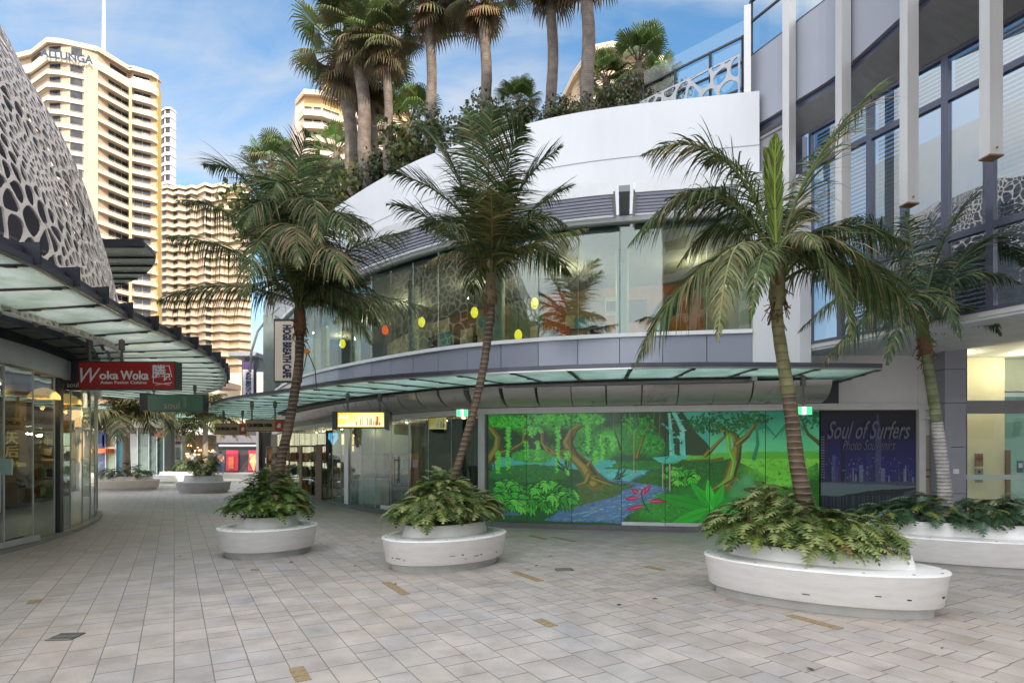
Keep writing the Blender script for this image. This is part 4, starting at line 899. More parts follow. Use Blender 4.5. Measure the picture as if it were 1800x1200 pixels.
# ------------------------------------------------------------------ feather palms
def feather(B, Mi, T, seed, nl=84, ll=.62, col=(.07,.12,.035), stiff=.25, name='frond', cone=1.0, dry=.12, parent=None, closed=False, wmul=1):
    rnd = random.Random(seed); C = Mi*2-(B+T)*.5; n = 28
    path = [B*(1-t)**2+C*2*t*(1-t)+T*t*t for t in [k/n for k in range(n+1)]]
    m = MB(); m.cc = (col[0]*1.7+.02, col[1]*1.4+.02, col[2]*1.5)
    m.tube(path, [.020*(1-.82*k/n)+.003 for k in range(n+1)], 5)
    Lt = sum((path[i+1]-path[i]).length for i in range(n)); sc = min(1.15, max(.6, Lt/2.1))
    wind = Vector((.10, .05, 0))
    for k in range(nl):
        t = .14+.86*(k+.5)/nl; i = min(int(t*n), n-1); p = path[i].lerp(path[i+1], t*n-i); tan = (path[i+1]-path[i]).normalized()
        side = tan.cross(Vector((0, 0, 1)))
        if side.length < .25: side = tan.cross(Vector((0, 1, 0)))
        side.normalize(); upv = side.cross(tan).normalized()
        prof = (math.sin(math.pi*min(1, (t*.86+.13)))**.55)*(1 if t < .8 else 1-.55*(t-.8)/.2)
        for sd in (-1, 1):
            if rnd.random() < .05: continue
            l = 1.12*ll*sc*prof*rnd.uniform(.75, 1.12)*(1 if not closed else .8)
            fw = .42+.75*t; 
            d = (side*sd*(1.0 if not closed else .62)*cone+tan*(fw if not closed else 2.2)+upv*rnd.uniform(.1, .4)*(1 if not closed else .2)).normalized()
            w = wmul*(.0155 if not closed else .03)*rnd.uniform(.75, 1.25)*(1.0+.3*sc); g = rnd.uniform(.55, 1.5); hh = rnd.random()
            cc = (col[0]*g, col[1]*g, col[2]*g)
            if hh < dry: cc = (.22*g, .17*g, .085*g)
            elif hh < dry+.2: cc = (.11*g, .14*g, .055*g)
            m.cc = cc
            q = p.copy(); dd = d.copy(); S = 5; L_ = l/S; wv = dd.cross(upv); 
            if wv.length < .1: wv = dd.cross(Vector((0,0,1)))
            wv.normalize(); wv = (wv+upv*rnd.uniform(-.7, .7)).normalized(); pv = []
            dr = (1-stiff)*rnd.uniform(.25, .75)
            for s_ in range(S+1):
                ww = w*(.55, 1, .95, .75, .42, .03)[s_]; pv.append((q-wv*ww*.5, q+wv*ww*.5))
                dd = (dd+Vector((0, 0, -1))*dr*(.75+.05*s_)+wind*.12).normalized(); q = q+dd*L_
            i0 = m.pts([x for ab in pv for x in ab])
            for s_ in range(S): a = i0+2*s_; m.f.append((a, a+1, a+3, a+2)); m.mi.append(0)
    return m.build(name, FROND, parent)
TRK = None
def trunk_mat(name, c1, c2, rings_=24, ringc=(.3,.26,.2)):
    m = bpy.data.materials.new(name); m.use_nodes = True; t = m.node_tree; A = t.nodes.new; K = t.links.new; b = t.nodes['Principled BSDF']; b.inputs['Roughness'].default_value = .75
    tcn = A('ShaderNodeTexCoord'); nz = A('ShaderNodeTexNoise'); nz.inputs['Scale'].default_value = 5; nz.inputs['Detail'].default_value = 8; K(tcn.outputs['Object'], nz.inputs[0])
    r = A('ShaderNodeValToRGB'); r.color_ramp.elements[0].position = .35; r.color_ramp.elements[1].position = .65; r.color_ramp.elements[0].color = (*c1, 1); r.color_ramp.elements[1].color = (*c2, 1); K(nz.outputs[0], r.inputs[0])
    wv = A('ShaderNodeTexWave'); wv.bands_direction = 'Z'; wv.inputs['Scale'].default_value = rings_/6.0; wv.inputs['Distortion'].default_value = 1.6; wv.inputs['Detail'].default_value = 3; wv.inputs['Detail Scale'].default_value = 2.2; K(tcn.outputs['Object'], wv.inputs[0])
    p = A('ShaderNodeMapRange'); p.inputs[1].default_value = .86; p.inputs[2].default_value = .97; p.inputs[4].default_value = .75; K(wv.outputs['Fac'], p.inputs[0])
    mx = A('ShaderNodeMix'); mx.data_type = 'RGBA'; K(p.outputs[0], mx.inputs[0]); K(r.outputs[0], mx.inputs[6]); mx.inputs[7].default_value = (*ringc, 1); K(mx.outputs[2], b.inputs['Base Color'])
    n2 = A('ShaderNodeTexNoise'); n2.inputs['Scale'].default_value = 40; K(tcn.outputs['Object'], n2.inputs[0]); ad = A('ShaderNodeMath'); ad.operation = 'MULTIPLY_ADD'; ad.inputs[1].default_value = .5; K(n2.outputs[0], ad.inputs[0]); K(wv.outputs['Fac'], ad.inputs[2])
    bp = A('ShaderNodeBump'); bp.inputs['Strength'].default_value = .6; bp.inputs['Distance'].default_value = .015; K(ad.outputs[0], bp.inputs['Height']); K(bp.outputs[0], b.inputs['Normal'])
    return m
TB = trunk_mat('trunk_brown', (.05,.032,.02), (.13,.09,.055), 26, (.26,.21,.15))
TG = trunk_mat('trunk_green', (.13,.12,.05), (.24,.24,.11), 20, (.10,.09,.04))
TW = trunk_mat('trunk_pale', (.28,.26,.25), (.50,.48,.46), 36, (.10,.09,.08))
FIB = mat('fibre_brown', (.14,.07,.035), .9, var=.5, scale=14, bump=.8)
def feather_palm(label, Y, tr, fr, seed, upper, crown_mat, rad=(.10,.06), ll=.62, col=(.07,.12,.035), shaft=.55, spearcol=None, lower=TB, xtra=8, base=None):
    P = [W(px, py, Y+dy) for px, py, dy in tr]; t = thing('feather_palm', label, 'palm tree', P[0], 0, 'feather palms in the planters')
    Q = [p-P[0] for p in P]; pth = cr(Q, 30); r = [rad[0]+(rad[1]-rad[0])*(k/29)**.6 for k in range(30)]; r[0] *= 1.25
    rr = [r[k]*(1+.035*math.sin(k*2.3)) for k in range(30)]
    ks = 16
    m = MB(); m.tube(pth[:ks+1], rr[:ks+1], 14); o = m.build('lower_trunk', lower, t); smooth(o, 60)
    m = MB(); m.tube(pth[ks:], rr[ks:], 14); o = m.build('upper_trunk', upper, t); smooth(o, 60)
    top = pth[-1]; up = (pth[-1]-pth[-3]).normalized(); rnd = random.Random(seed)
    m = MB(); m.tube([top-up*.12, top, top+up*shaft*.5, top+up*shaft], [rad[1]*1.05, rad[1]*1.5, rad[1]*1.25, rad[1]*.5], 12); smooth(m.build('crownshaft', crown_mat, t), 60)
    m = MB()
    for k in range(46):
        a = rnd.uniform(0, 6.28); o_ = Vector((math.cos(a), math.sin(a), 0)); p = top+up*rnd.uniform(-.25, .12)+o_*rad[1]*1.1
        q = p+o_*rnd.uniform(.02, .10)+Vector((0,0,rnd.uniform(-.22, .10))); m.bar(p, q, rnd.uniform(.006, .03), .006)
    m.build('fibre', FIB, t)
    for i, f in enumerate(fr):
        (mx_, my_), (tx_, ty_), dy = f[:3]; o_ = f[3] if len(f) > 3 else {}
        h = rnd.uniform(.15, 1)*shaft; B = top+up*h*.8; Mi = W(mx_, my_, Y+tr[-1][2]+dy*.55)-P[0]; T = W(tx_, ty_, Y+tr[-1][2]+dy)-P[0]
        kw = dict(ll=ll, col=col); kw.update(o_); feather(B, Mi, T, seed*100+i, parent=t, **kw)
    # back-of-crown fronds that fill the mound
    for i in range(xtra):
        a = rnd.uniform(0, 6.28); el = rnd.uniform(.2, 1.1); L_ = rnd.uniform(1.3, 1.9)*ll/.62; d = Vector((math.cos(a)*math.cos(el), math.sin(a)*math.cos(el)+.25, math.sin(el)))
        B = top+up*shaft*.6; T = B+d*L_+Vector((0,0,-.35*L_)); Mi = B+d*L_*.5+Vector((0,0,.08)); feather(B, Mi, T, seed*100+50+i, ll=ll, col=col, parent=t)
    return t
C1 = (.046,.078,.026); C2 = (.034,.064,.018); C3 = (.060,.095,.030); C4 = (.038,.072,.042)
feather_palm('palm with a leaning dark ringed trunk in the left planter, grey green crown', 9.86,
  [(483,875,0),(494,810,0),(510,735,0),(524,650,0),(527,600,0),(527,575,0)],
  [((400,503),(276,530),-.4,dict(ll=.70,col=(.085,.11,.045))),((425,448),(292,418),.2,dict(ll=.75)),((430,395),(312,352),.4),((450,340),(358,291),.1,dict(stiff=.6)),((485,380),(425,268),.9),((512,380),(498,255),.3,dict(stiff=.6)),((518,360),(542,232),-.2,dict(stiff=.65)),((550,385),(600,290),.5),((570,400),(655,400),-.1,dict(ll=.7,dry=.4)),((600,448),(722,408),-.5,dict(ll=.7,dry=.3)),((610,515),(768,545),-.2,dict(ll=.72,col=(.10,.12,.05))),((590,535),(655,605),-.8,dict(ll=.55)),
   ((475,420),(430,520),-1.9),((560,430),(610,500),-1.8,dict(dry=.3)),((520,400),(525,470),-1.9,dict(dry=.5)),((480,370),(430,400),-1.3),((570,380),(620,430),-1.4),((545,360),(560,430),-1.6,dict(dry=.35)),((500,350),(480,350),-1.2)],
  1, TB, FIB, rad=(.086,.070), col=C1, ll=.66, xtra=9)
feather_palm('palm with a thin bent ringed trunk in the middle planter, spiky dark crown', 8.95,
  [(788,870,0),(810,800,0),(833,720,0),(849,650,0),(855,610,0),(862,560,0),(863,520,0)],
  [((785,405),(680,358),-.3,dict(stiff=.6)),((785,350),(676,303),.2,dict(stiff=.7)),((800,300),(735,226),.5,dict(stiff=.7)),((838,300),(822,190),.3,dict(stiff=.7)),((858,310),(868,186),-.2,dict(stiff=.7,nl=96)),((885,320),(922,222),-.4,dict(stiff=.7)),((910,340),(988,258),.2,dict(stiff=.7)),((925,380),(1008,325),.6,dict(stiff=.65)),((945,425),(1034,402),-.4,dict(ll=.5,col=(.12,.14,.03),dry=.25)),((805,445),(742,470),-.5,dict(dry=.5)),((905,400),(975,420),-1.0,dict(stiff=.55)),((850,380),(800,330),-1.3,dict(stiff=.6)),((875,380),(905,310),-1.5,dict(stiff=.6)),((830,400),(735,400),.9,dict(stiff=.6)),((865,400),(862,330),-1.7,dict(stiff=.5,col=(.12,.12,.04))),((820,420),(775,390),-1.5),((900,410),(950,370),-1.3)],
  2, TB, mat('shaft_brown', (.16,.13,.07), .7, var=.3, scale=8), rad=(.052,.062), col=C2, ll=.60, xtra=5, shaft=.7)
feather_palm('tall palm with an olive green trunk in the foreground planter, drooping windblown fronds', 6.78,
  [(1420,905,0),(1402,820,0),(1390,720,0),(1374,620,0),(1366,560,0),(1366,520,0)],
  [((1270,278),(1128,272),.3,dict(ll=.5,dry=.3,stiff=.4)),((1245,340),(1105,432),-.1,dict(ll=.62,nl=100)),((1238,470),(1118,640),-.4,dict(ll=.66,nl=110)),((1300,430),(1262,600),-1.0,dict(ll=.42,col=(.16,.18,.08))),((1425,300),(1550,145),.1,dict(ll=.72,stiff=.4,dry=.25,nl=100)),((1460,400),(1600,430),.2,dict(ll=.62)),((1478,440),(1640,600),-.2,dict(ll=.66,nl=110)),((1440,440),(1500,600),-.7,dict(ll=.6)),((1345,440),(1320,560),-1.2,dict(ll=.35)),((1362,350),(1364,236),0,dict(closed=True,nl=90,ll=.5,col=(.13,.20,.03),dry=.05,stiff=.9)),((1358,350),(1352,262),.05,dict(closed=True,nl=90,ll=.5,col=(.15,.20,.03),dry=.1,stiff=.9)),((1310,310),(1240,290),.9,dict(stiff=.55)),((1400,410),(1440,440),-1.2,dict(ll=.36,dry=.35)),((1300,360),(1170,350),.6),((1280,400),(1190,470),.4),((1470,470),(1560,560),.5),((1430,420),(1530,470),-.6,dict(dry=.3))],
  3, TG, mat('shaft_green', (.16,.15,.06), .6, var=.3, scale=8), rad=(.10,.062), col=C3, ll=.54, xtra=3, shaft=.5)
feather_palm('palm with a pale ringed trunk in the planter at the right edge, blue green crown', 8.75,
  [(1664,905,0),(1656,820,0),(1645,730,0),(1634,660,0),(1626,610,0)],
  [((1560,420),(1478,388),.3,dict(ll=.45)),((1660,420),(1722,338),-.2,dict(ll=.50,stiff=.5)),((1715,430),(1802,468),.2,dict(ll=.5,stiff=.5)),((1690,490),(1795,500),-.6),((1535,500),(1402,585),0,dict(nl=96)),((1560,535),(1440,650),-.4,dict(nl=96)),((1600,520),(1560,640),-1.1),((1650,520),(1690,600),-1.0,dict(ll=.4)),((1605,450),(1590,372),.8),((1650,470),(1760,420),.7),((1550,470),(1450,500),.8),((1700,540),(1760,590),.4,dict(ll=.35))],
  4, trunk_mat('trunk_moss', (.10,.12,.05), (.20,.22,.12), 20, (.07,.08,.04)), FIB, rad=(.11,.062), col=C4, ll=.52, xtra=3, lower=TW)
# ------------------------------------------------------------------ fan palms on the roof and beyond
def fan_crown(seed, n=34, R_=1.5, skirt=12, green=(.12,.165,.06)):
    rnd = random.Random(seed); m = MB(); m.cc = (1,1,1)
    for i in range(n+skirt):
        sk = i >= n; a = rnd.uniform(0, 6.283)+i*2.4
        el = rnd.uniform(-1.0, -.35)-.45 if sk else rnd.uniform(-.75, 1.35)
        d = Vector((math.cos(a)*math.cos(el), math.sin(a)*math.cos(el), math.sin(el))); pl = R_*(.28 if sk else rnd.uniform(.42, .6)); f0 = Vector((0,0,-.25*R_*rnd.random() if sk else 0))
        p = f0+d*pl+Vector((0,0,-.05)); g = rnd.uniform(.6, 1.4)
        base = (.24*g,.19*g,.11*g) if sk else (green[0]*g, green[1]*g, green[2]*g)
        if not sk and el < -.1: base = tuple(x*.5+y*.5 for x, y in zip(base, (.24,.21,.11)))
        m.cc = (.2,.17,.07); m.bar(f0, p, .03, .02)
        s = d.cross(Vector((0,0,1))).normalized(); u = s.cross(d); nb = 28; Lf = R_*rnd.uniform(.42, .56)
        for b in range(nb):
            th = (b/(nb-1)-.5)*3.9; dd = (d*math.cos(th)+s*math.sin(th)+u*.18*math.cos(th*2)).normalized(); w = .05*R_/1.5
            m.cc = tuple(x*rnd.uniform(.75, 1.25) for x in base); l = Lf*(1-.22*abs(th)/1.95)*rnd.uniform(.9, 1.05)
            wv = dd.cross(u+Vector((0,0,.01))).normalized(); q1 = p+dd*l*.5; q2 = q1+(dd+Vector((0,0,-.35))).normalized()*l*.3; q3 = q2+(dd*.5+Vector((0,0,-.95))).normalized()*l*.32
            m.face([p, q1-wv*w*.5, q1+wv*w*.5]); i0 = m.pts([q1-wv*w*.5, q1+wv*w*.5, q2+wv*w*.36, q2-wv*w*.36, q3])
            m.f += [(i0, i0+1, i0+2, i0+3), (i0+3, i0+2, i0+4)]; m.mi += [0, 0]
    return m
FAN = attrmat('fan_leaf', .5, .25)
TF = trunk_mat('fan_trunk', (.13,.10,.085), (.26,.215,.18), 44, (.08,.065,.055))
crowns = [fan_crown(s).build('crown', FAN) for s in (21, 22, 23)]
young = [fan_crown(s, 26, 1.25, 5, (.11,.17,.045)).build('crown', FAN) for s in (31, 32)]
used = {}
def fan_palm(label, Y, x0, y0, x1, y1, wpx, sc=1.0, yg=False, group='fan palms rising above the roof garden', idx=0, rz=0, z0=None):
    b, tpt = W(x0, y0, Y), W(x1, y1, Y); t = thing('fan_palm', label, 'palm tree', b, 0, group); d = tpt-b
    r = wpx/FX*Y/2; m = MB(); n = 26; rnd = random.Random(int(x0))
    low = Vector((0, 0, (z0-b.z) if z0 is not None else -1.5)); pth = [low.lerp(d, k/n)+Vector((math.sin(k*.5)*r*.25, 0, 0)) for k in range(n+1)]
    m.tube(pth, [r*(1.15-.25*k/n+.06*rnd.random()) for k in range(n+1)], 12); smooth(m.build('trunk', TF, t), 60)
    src = (young if yg else crowns)[idx % (2 if yg else 3)]; key = src.name
    c = src if key not in used else src.copy()
    if key in used: COL.objects.link(c)
    used[key] = 1; c.parent = t; c.location = d; c.scale = (sc, sc, sc); c.rotation_euler = (0, 0, rz)
    return t
FP = 'fan palms rising above the roof garden'
fan_palm('tall fan palm with shaggy brown skirt, leftmost of the cluster', 19, 634, 330, 600, 88, 22, 1.25, idx=0, rz=.3, z0=8.4)
fan_palm('tall fan palm second from left, leaning trunk crossing its neighbour', 18, 652, 330, 628, 40, 22, 1.15, idx=1, rz=1.3, z0=8.4)
fan_palm('fan palm with stout shadowed trunk behind the crossing pair', 20, 651, 320, 650, 130, 24, 1.1, idx=2, rz=2.2, z0=8.4)
fan_palm('slim fan palm with sparse crown, just right of the left cluster', 17.5, 684, 300, 680, 60, 15, .95, idx=1, rz=4, z0=8.4)
fan_palm('fan palm whose brown skirt hangs at the top edge, above the middle palm', 17, 757, 240, 757, -22, 17, 1.1, idx=2, rz=.8, z0=8.4)
fan_palm('fan palm with drooping fronds at the top edge, above the centre crown', 16.5, 855, 190, 852, -25, 18, 1.05, idx=0, rz=2.6, z0=8.4)
fan_palm('bare fan palm trunk cut by the top edge, slimmer of the right two', 16, 970, 185, 970, -70, 18, 1.1, idx=1, rz=5.1, z0=8.4)
fan_palm('bare fan palm trunk cut by the top edge, thickest and rightmost', 15, 1036, 190, 1030, -110, 22, 1.1, idx=2, rz=3.6, z0=8.4)
YP = 'young fan palms in the roof garden'
fan_palm('young fan palm with bright crown against the sky left of the terrace screen', 17, 1124, 190, 1122, 110, 14, .95, True, YP, 0, 0, 8)
fan_palm('dark young fan palm left of the bright one, behind the thick trunk', 18, 1068, 190, 1066, 140, 14, .8, True, YP, 1, 1, 8)
fan_palm('small young fan palm right beside the bright one, near the screen', 18, 1162, 200, 1160, 128, 12, .6, True, YP, 0, 2, 8)
fan_palm('small fan palm between the two middle trunks on the roof', 17, 912, 215, 912, 178, 12, .65, True, YP, 1, 2.5, 8)
fan_palm('ragged fan palm between the slim trunk and the next tall trunk', 18, 722, 300, 722, 215, 16, 1.0, True, YP, 0, 4, 8.4)
fan_palm('fan palm showing above the left feather palm, highest left one', 27.3, 477, 360, 477, 285, 12, 1.25, True, YP, 1, 0, 8.4)
fan_palm('fan palm behind the left feather palm, near the left tall trunk', 24, 590, 330, 592, 268, 13, 1.15, True, YP, 0, 1.5, 8.4)
fan_palm('low fan palm hidden behind the left feather palm crown', 25.5, 543, 400, 540, 330, 12, 1.35, True, YP, 1, 3.1, 8.4)
# roof shrubs
def bush_mesh(seed, n=1500, lf=.11, col=(.055,.085,.032)):
    rnd = random.Random(seed); m = MB(); m.cc = col; cl = [(Vector((rnd.uniform(-.7,.7), rnd.uniform(-.6,.6), rnd.uniform(.1,.7))), rnd.uniform(.22,.48)) for _ in range(12)]
    for i in range(n):
        c, r = rnd.choice(cl); d = Vector((rnd.gauss(0,1), rnd.gauss(0,1), rnd.gauss(0,1))).normalized(); p = c+d*r*rnd.uniform(.7, 1.05)
        if p.z < 0: continue
        g = rnd.uniform(.5, 1.5); m.cc = (col[0]*g*rnd.uniform(.9,1.5), col[1]*g, col[2]*g)
        a = Vector((rnd.gauss(0,1), rnd.gauss(0,1), rnd.gauss(0,1))).normalized()*lf*rnd.uniform(.6, 1.2); b = a.cross(d+Vector((.01,0,0))).normalized()*lf*.3
        m.face([p, p+a*.5+b, p+a, p+a*.5-b])
    for c, r in cl: m.cc = (.06,.045,.03); m.bar((0,0,-.1), c, .03)
    return m
BSH = attrmat('bush_leaf', .5, .2)
bm_ = [bush_mesh(s, 1900).build('foliage', BSH) for s in (41, 42)]+[bush_mesh(43, 900, .16, (.085,.12,.03)).build('foliage', BSH)]
ub = {}
def bush(label, x, y, z, s, i, rz=0, zs=1, group='bushes of the roof garden'):
    t = thing('bush', label, 'bush', (x, y, z), rz, group); src = bm_[i]; c = src if src.name not in ub else src.copy()
    if src.name in ub: COL.objects.link(c)
    ub[src.name] = 1; c.parent = t; c.scale = (s, s, s*zs); m = MB()
    for a_ in (0, 2.1, 4.2): m.tube([(.1*math.cos(a_), .1*math.sin(a_), 8.5-z), (.3*s*math.cos(a_), .3*s*math.sin(a_), .25*s)], [.05, .02], 6)
    m.build('stem', mat('woody_stem', (.10,.075,.05), .8), t)
for i, (px, py, Y, s, k, lab) in enumerate(((1150,195,15.5,1.0,0,'rounded bush at the foot of the terrace screen'),(1085,200,15,1.0,1,'bush right of the thickest bare trunk'),(1000,205,15.2,.95,0,'bush between the two bare trunks'),(930,222,15.5,.8,1,'low bush left of the slimmer bare trunk'),(855,238,15.8,1.15,0,'dark bush at the foot of the fourth tall trunk'),(800,250,16.5,1.2,1,'bush right of the trunk with the hanging skirt'),(740,285,17,1.2,2,'brushy bush left of the trunk with the hanging skirt'),(690,310,18,1.3,0,'bush at the foot of the slim trunk'),(640,345,19,1.5,2,'bush at the foot of the crossing trunks'),(590,370,22,2.2,2,'tall straggly bush left of the crossing trunks'),(538,400,25,2.6,1,'large bush behind the left feather palm crown'),(482,420,26.8,2.4,2,'bush furthest left behind the left feather palm crown'))):
    c = W(px, py+12, Y); bush(lab, c.x, c.y, c.z-.15, s, k, i*1.3, 1.0)
# far palms in the mall
def far_feather(label, px, py0, py1, Y, seed, ll, L_, n, col):
    b, tp = W(px, py0, Y), W(px, py1, Y); t = thing('feather_palm', label, 'palm tree', b, 0); d = tp-b; rnd = random.Random(seed)
    m = MB(); m.tube([(0,0,-.3), d*.5, d], [.2,.15,.13], 12); smooth(m.build('trunk', mat('far_trunk', (.30,.25,.19), .8, var=.2, scale=6), t))
    m = None
    for i in range(n):
        a = i*2.4; el = rnd.uniform(-.15, 1.2); v = Vector((math.cos(a)*math.cos(el), math.sin(a)*math.cos(el), math.sin(el))); B = d.copy(); T = B+v*L_+Vector((0,0,-.45*L_*math.cos(el))); Mi = B+v*L_*.5+Vector((0,0,.08*L_))
        feather(B, Mi, T, seed*50+i, nl=46, ll=ll*1.1, col=col, parent=t, stiff=.4, wmul=2.2, dry=.25)
    return t
far_feather('far palm with a pale trunk and grey green crown in the cream planter', 222, 838, 745, 26.4, 61, .8, 2.3, 26, (.07,.085,.04))
far_feather('far palm with bright yellow green crown beside the surf shop signs', 361, 836, 745, 34, 62, .6, 2.5, 24, (.15,.17,.06))
far_feather('small dark palm just left of the bright far palm', 322, 850, 765, 40, 63, .7, 2.4, 14, (.05,.075,.035))
# ------------------------------------------------------------------ hanging signs
def hsign(label, px0, px1, py0, py1, Y, mt, sidemt, zc, rodpx, dep=.22, group=None, dx=None):
    a, b = W(px0, py0, Y), W(px1, py1, Y); w, h = b.x-a.x, a.z-b.z; c = Vector(((a.x+b.x)/2, Y, (a.z+b.z)/2)); t = thing('hanging_sign', label, 'sign', c, 0, group)
    m = MB(); m.box((0, dep/2, 0), (w, dep, h)); m.build('sign_box', sidemt, t)
    m = MB(); m.box((0, -.004, 0), (w-.03, .008, h-.03)); m.build('sign_face', mt, t)
    for p in rodpx:
        x = W(p, 0, Y).x-c.x; m = MB(); m.tube([(x, dep/2, h/2), (x, dep/2, zc-c.z)], .022, 10); m.tube([(x, dep/2, zc-c.z-.2), (x, dep/2, zc-c.z-.02)], .05, 12); smooth(m.build('hanging_rod', mat('rod', (.16,.15,.13), .45, metal=.5), t))
    return t, w, h
PWH = mat('plain_white', (.75,.75,.75), .5, var=0)
RED = mat('sign_panel_red', (.36,.022,.02), .38, var=.06, scale=1)
t, w, h = hsign('red restaurant sign with white script lettering under the left canopy', 138, 308, 635, 684, 10.6, RED, DARK, 3.68, (150, 207))
fit(text('lettering', 'W', .40, PWH, (-w*.372, -.014, .0), parent=t, shear=.35, ext=.003), .36, .26)
fit(text('lettering', 'oka', .2, PWH, (-w*.18, -.014, .0), parent=t, bold=.005, ext=.003), .34, .15)
fit(text('lettering', 'Woka', .2, PWH, (w*.085, -.014, .0), parent=t, bold=.005, ext=.003), .50, .165)
fit(text('lettering', 'Asian Fusion Cuisine', .085, PWH, (-.03*w, -.014, -.125), parent=t, bold=.001, ext=.003), .82, .055)
m = MB()
for a, b in (((-.16,-.13),(.14,-.17)), ((-.16,-.13),(-.14,.15)), ((-.14,.15),(.12,.17)), ((.12,.17),(.17,-.03)), ((-.12,-.17),(.17,-.13))):
    m.bar((w*.37+a[0], -.012, a[1]), (w*.37+b[0], -.012, b[1]), .008, .01)
m.build('seal_frame', PWH, t); text('lettering', '滕', .25, PWH, (w*.335, -.014, .05), parent=t, bold=.004, ext=.003); text('lettering', '记', .14, PWH, (w*.415, -.014, -.04), parent=t, bold=.004, ext=.003)
GRYS = mat('sign_grey', (.06,.065,.075), .5, var=.05)
t, w, h = hsign('dark grey sign behind the red one, pale lettering at its foot', 113, 141, 631, 685, 12.2, GRYS, GRYS, 3.68, (), dep=.2)
text('lettering', 'soul', .15, PWH, (.02, -.012, -h/2+.1), parent=t, ext=.003)
TEAL = mat('sign_teal', (.13,.26,.20), .35, var=.06, scale=1)
t, w, h = hsign('green sign with thin pale lettering under the end of the left canopy', 259, 358, 693, 723, 17.8, TEAL, GRYS, 3.68, (265, 338), dep=.3)
text('lettering', 'soul', .30, mat('soft_gold', (.5,.47,.32), .5, var=0), (-.1, -.014, -.08), parent=t, ext=.003); m = MB(); m.box((.26,-.01,.02),(.01,.008,.34)); m.box((.31,-.01,.02),(.01,.008,.34)); m.build('mark', MATS['soft_gold'], t)
t, w, h = hsign('dark end box beside the green hanging sign', 245, 260, 690, 721, 18.3, GRYS, GRYS, 3.68, (), dep=.2)
SAND = mat('sign_sand', (.42,.29,.17), .5, var=.06)
for lab, a, b, c, d, Y, rods, gi in (('tan surf shop sign with black lettering and red emblem, nearer one', 431, 498, 737, 758, 16.4, (405+35, 481), 0), ('tan surf shop sign further away, lower left of the nearer one', 377, 433, 744, 763, 20.2, (390, 424), 1)):
    t, w, h = hsign(lab, a, b, c, d, Y, SAND, DARK, 3.08, rods, dep=.2)
    fit(text('lettering', 'QUIKSILVER', h*.40, BLACK, (-w*.11, -.014, 0), parent=t, bold=.009, ext=.003), w*.68, h*.34)
    m = MB(); m.box((w*.39, -.012, 0), (w*.2, .006, h*.86)); m.build('emblem_panel', mat('emblem_red', (.55,.05,.03), .5, var=.03), t)
    m = MB(); m.cc = None; q = [(w*.33,-.018,-h*.18),(w*.36,-.018,h*.08),(w*.40,-.018,h*.2),(w*.44,-.018,h*.1),(w*.45,-.018,-.02),(w*.42,-.018,-h*.02),(w*.42,-.018,-h*.12),(w*.46,-.018,-h*.2)]; m.face(q); m.build('emblem', PWH, t)
# exit signs
EXG = mat('exit_green', (.02,.40,.08), .4, var=0, emit=(.05,.9,.2), estr=.8)
EXW = mat('exit_white', (.7,.8,.7), .4, var=0, emit=(.9,1,.9), estr=.7)
for lab, a, b, c, d, Y, rod in (('green and white exit sign hanging by the right palm trunk', 1398, 1428, 714, 729, 11.0, (1413,)), ('green and white exit sign left of the white post', 802, 823, 719, 732, 13.0, ())):
    t, w, h = hsign(lab, a, b, c, d, Y, EXG, ALU, 3.08, rod, dep=.06); m = MB(); m.box((0,-.012,0),(w*.24,.006,h*.9)); m.build('white_panel', EXW, t)
    m = MB(); z = h*.3; m.tube([(0,-.02,z),(0.0,-.02,z+.001)], .012, 8); m.bar((0,-.018,z*.7),(-.005,-.018,-z*.1),.014,.006); m.bar((-.005,-.018,-z*.1),(.022,-.018,-z*.9),.010,.006); m.bar((-.005,-.018,-z*.1),(-.025,-.018,-z*.8),.010,.006); m.bar((0,-.018,z*.6),(.026,-.018,z*.2),.008,.006); m.build('running_figure', mat('exit_dark', (.02,.15,.05), .5, var=0), t)
# vertical cafe banners
CRM = mat('banner_cream', (.66,.58,.46), .6, var=.05); NAVY = mat('letter_navy', (.03,.03,.09), .6, var=0); PUR = mat('banner_purple', (.10,.06,.20), .6)
def banner(label, px0, px1, py0, py1, Y, fm, size, top=None, rz=0):
    a, b = W(px0, py0, Y), W(px1, py1, Y); w, h = b.x-a.x, a.z-b.z; c = Vector(((a.x+b.x)/2, Y, (a.z+b.z)/2)); t = thing('vertical_sign', label, 'sign', c, rz)
    m = MB(); m.box((0, .12, 0), (w, .22, h)); m.build('sign_box', DARK, t); m = MB(); m.box((0, -.003, -.02), (w-.07, .01, h-.1)); m.build('sign_face', fm, t)
    if top: m = MB(); m.box((0, -.006, h/2-.2), (w-.07, .012, .3)); m.build('top_band', top, t)
    fit(text('lettering', 'HOGS BREATH CAFE', size, NAVY, (.02, -.016, -.03-(.14 if top else 0)), rot=(R(90), R(90), 0), parent=t, bold=.012, ext=.003), (h-.2)*.95-(.32 if top else 0), size)
    return t
t = banner('tall cream cafe sign with dark vertical lettering beside the left palm trunk', 481, 526, 560, 671, 16.0, CRM, .235)
t = banner('white cafe sign with purple top and vertical lettering, further back', 425, 447, 634, 706, 24.5, mat('banner_white', (.68,.68,.74), .5), .235, PUR)
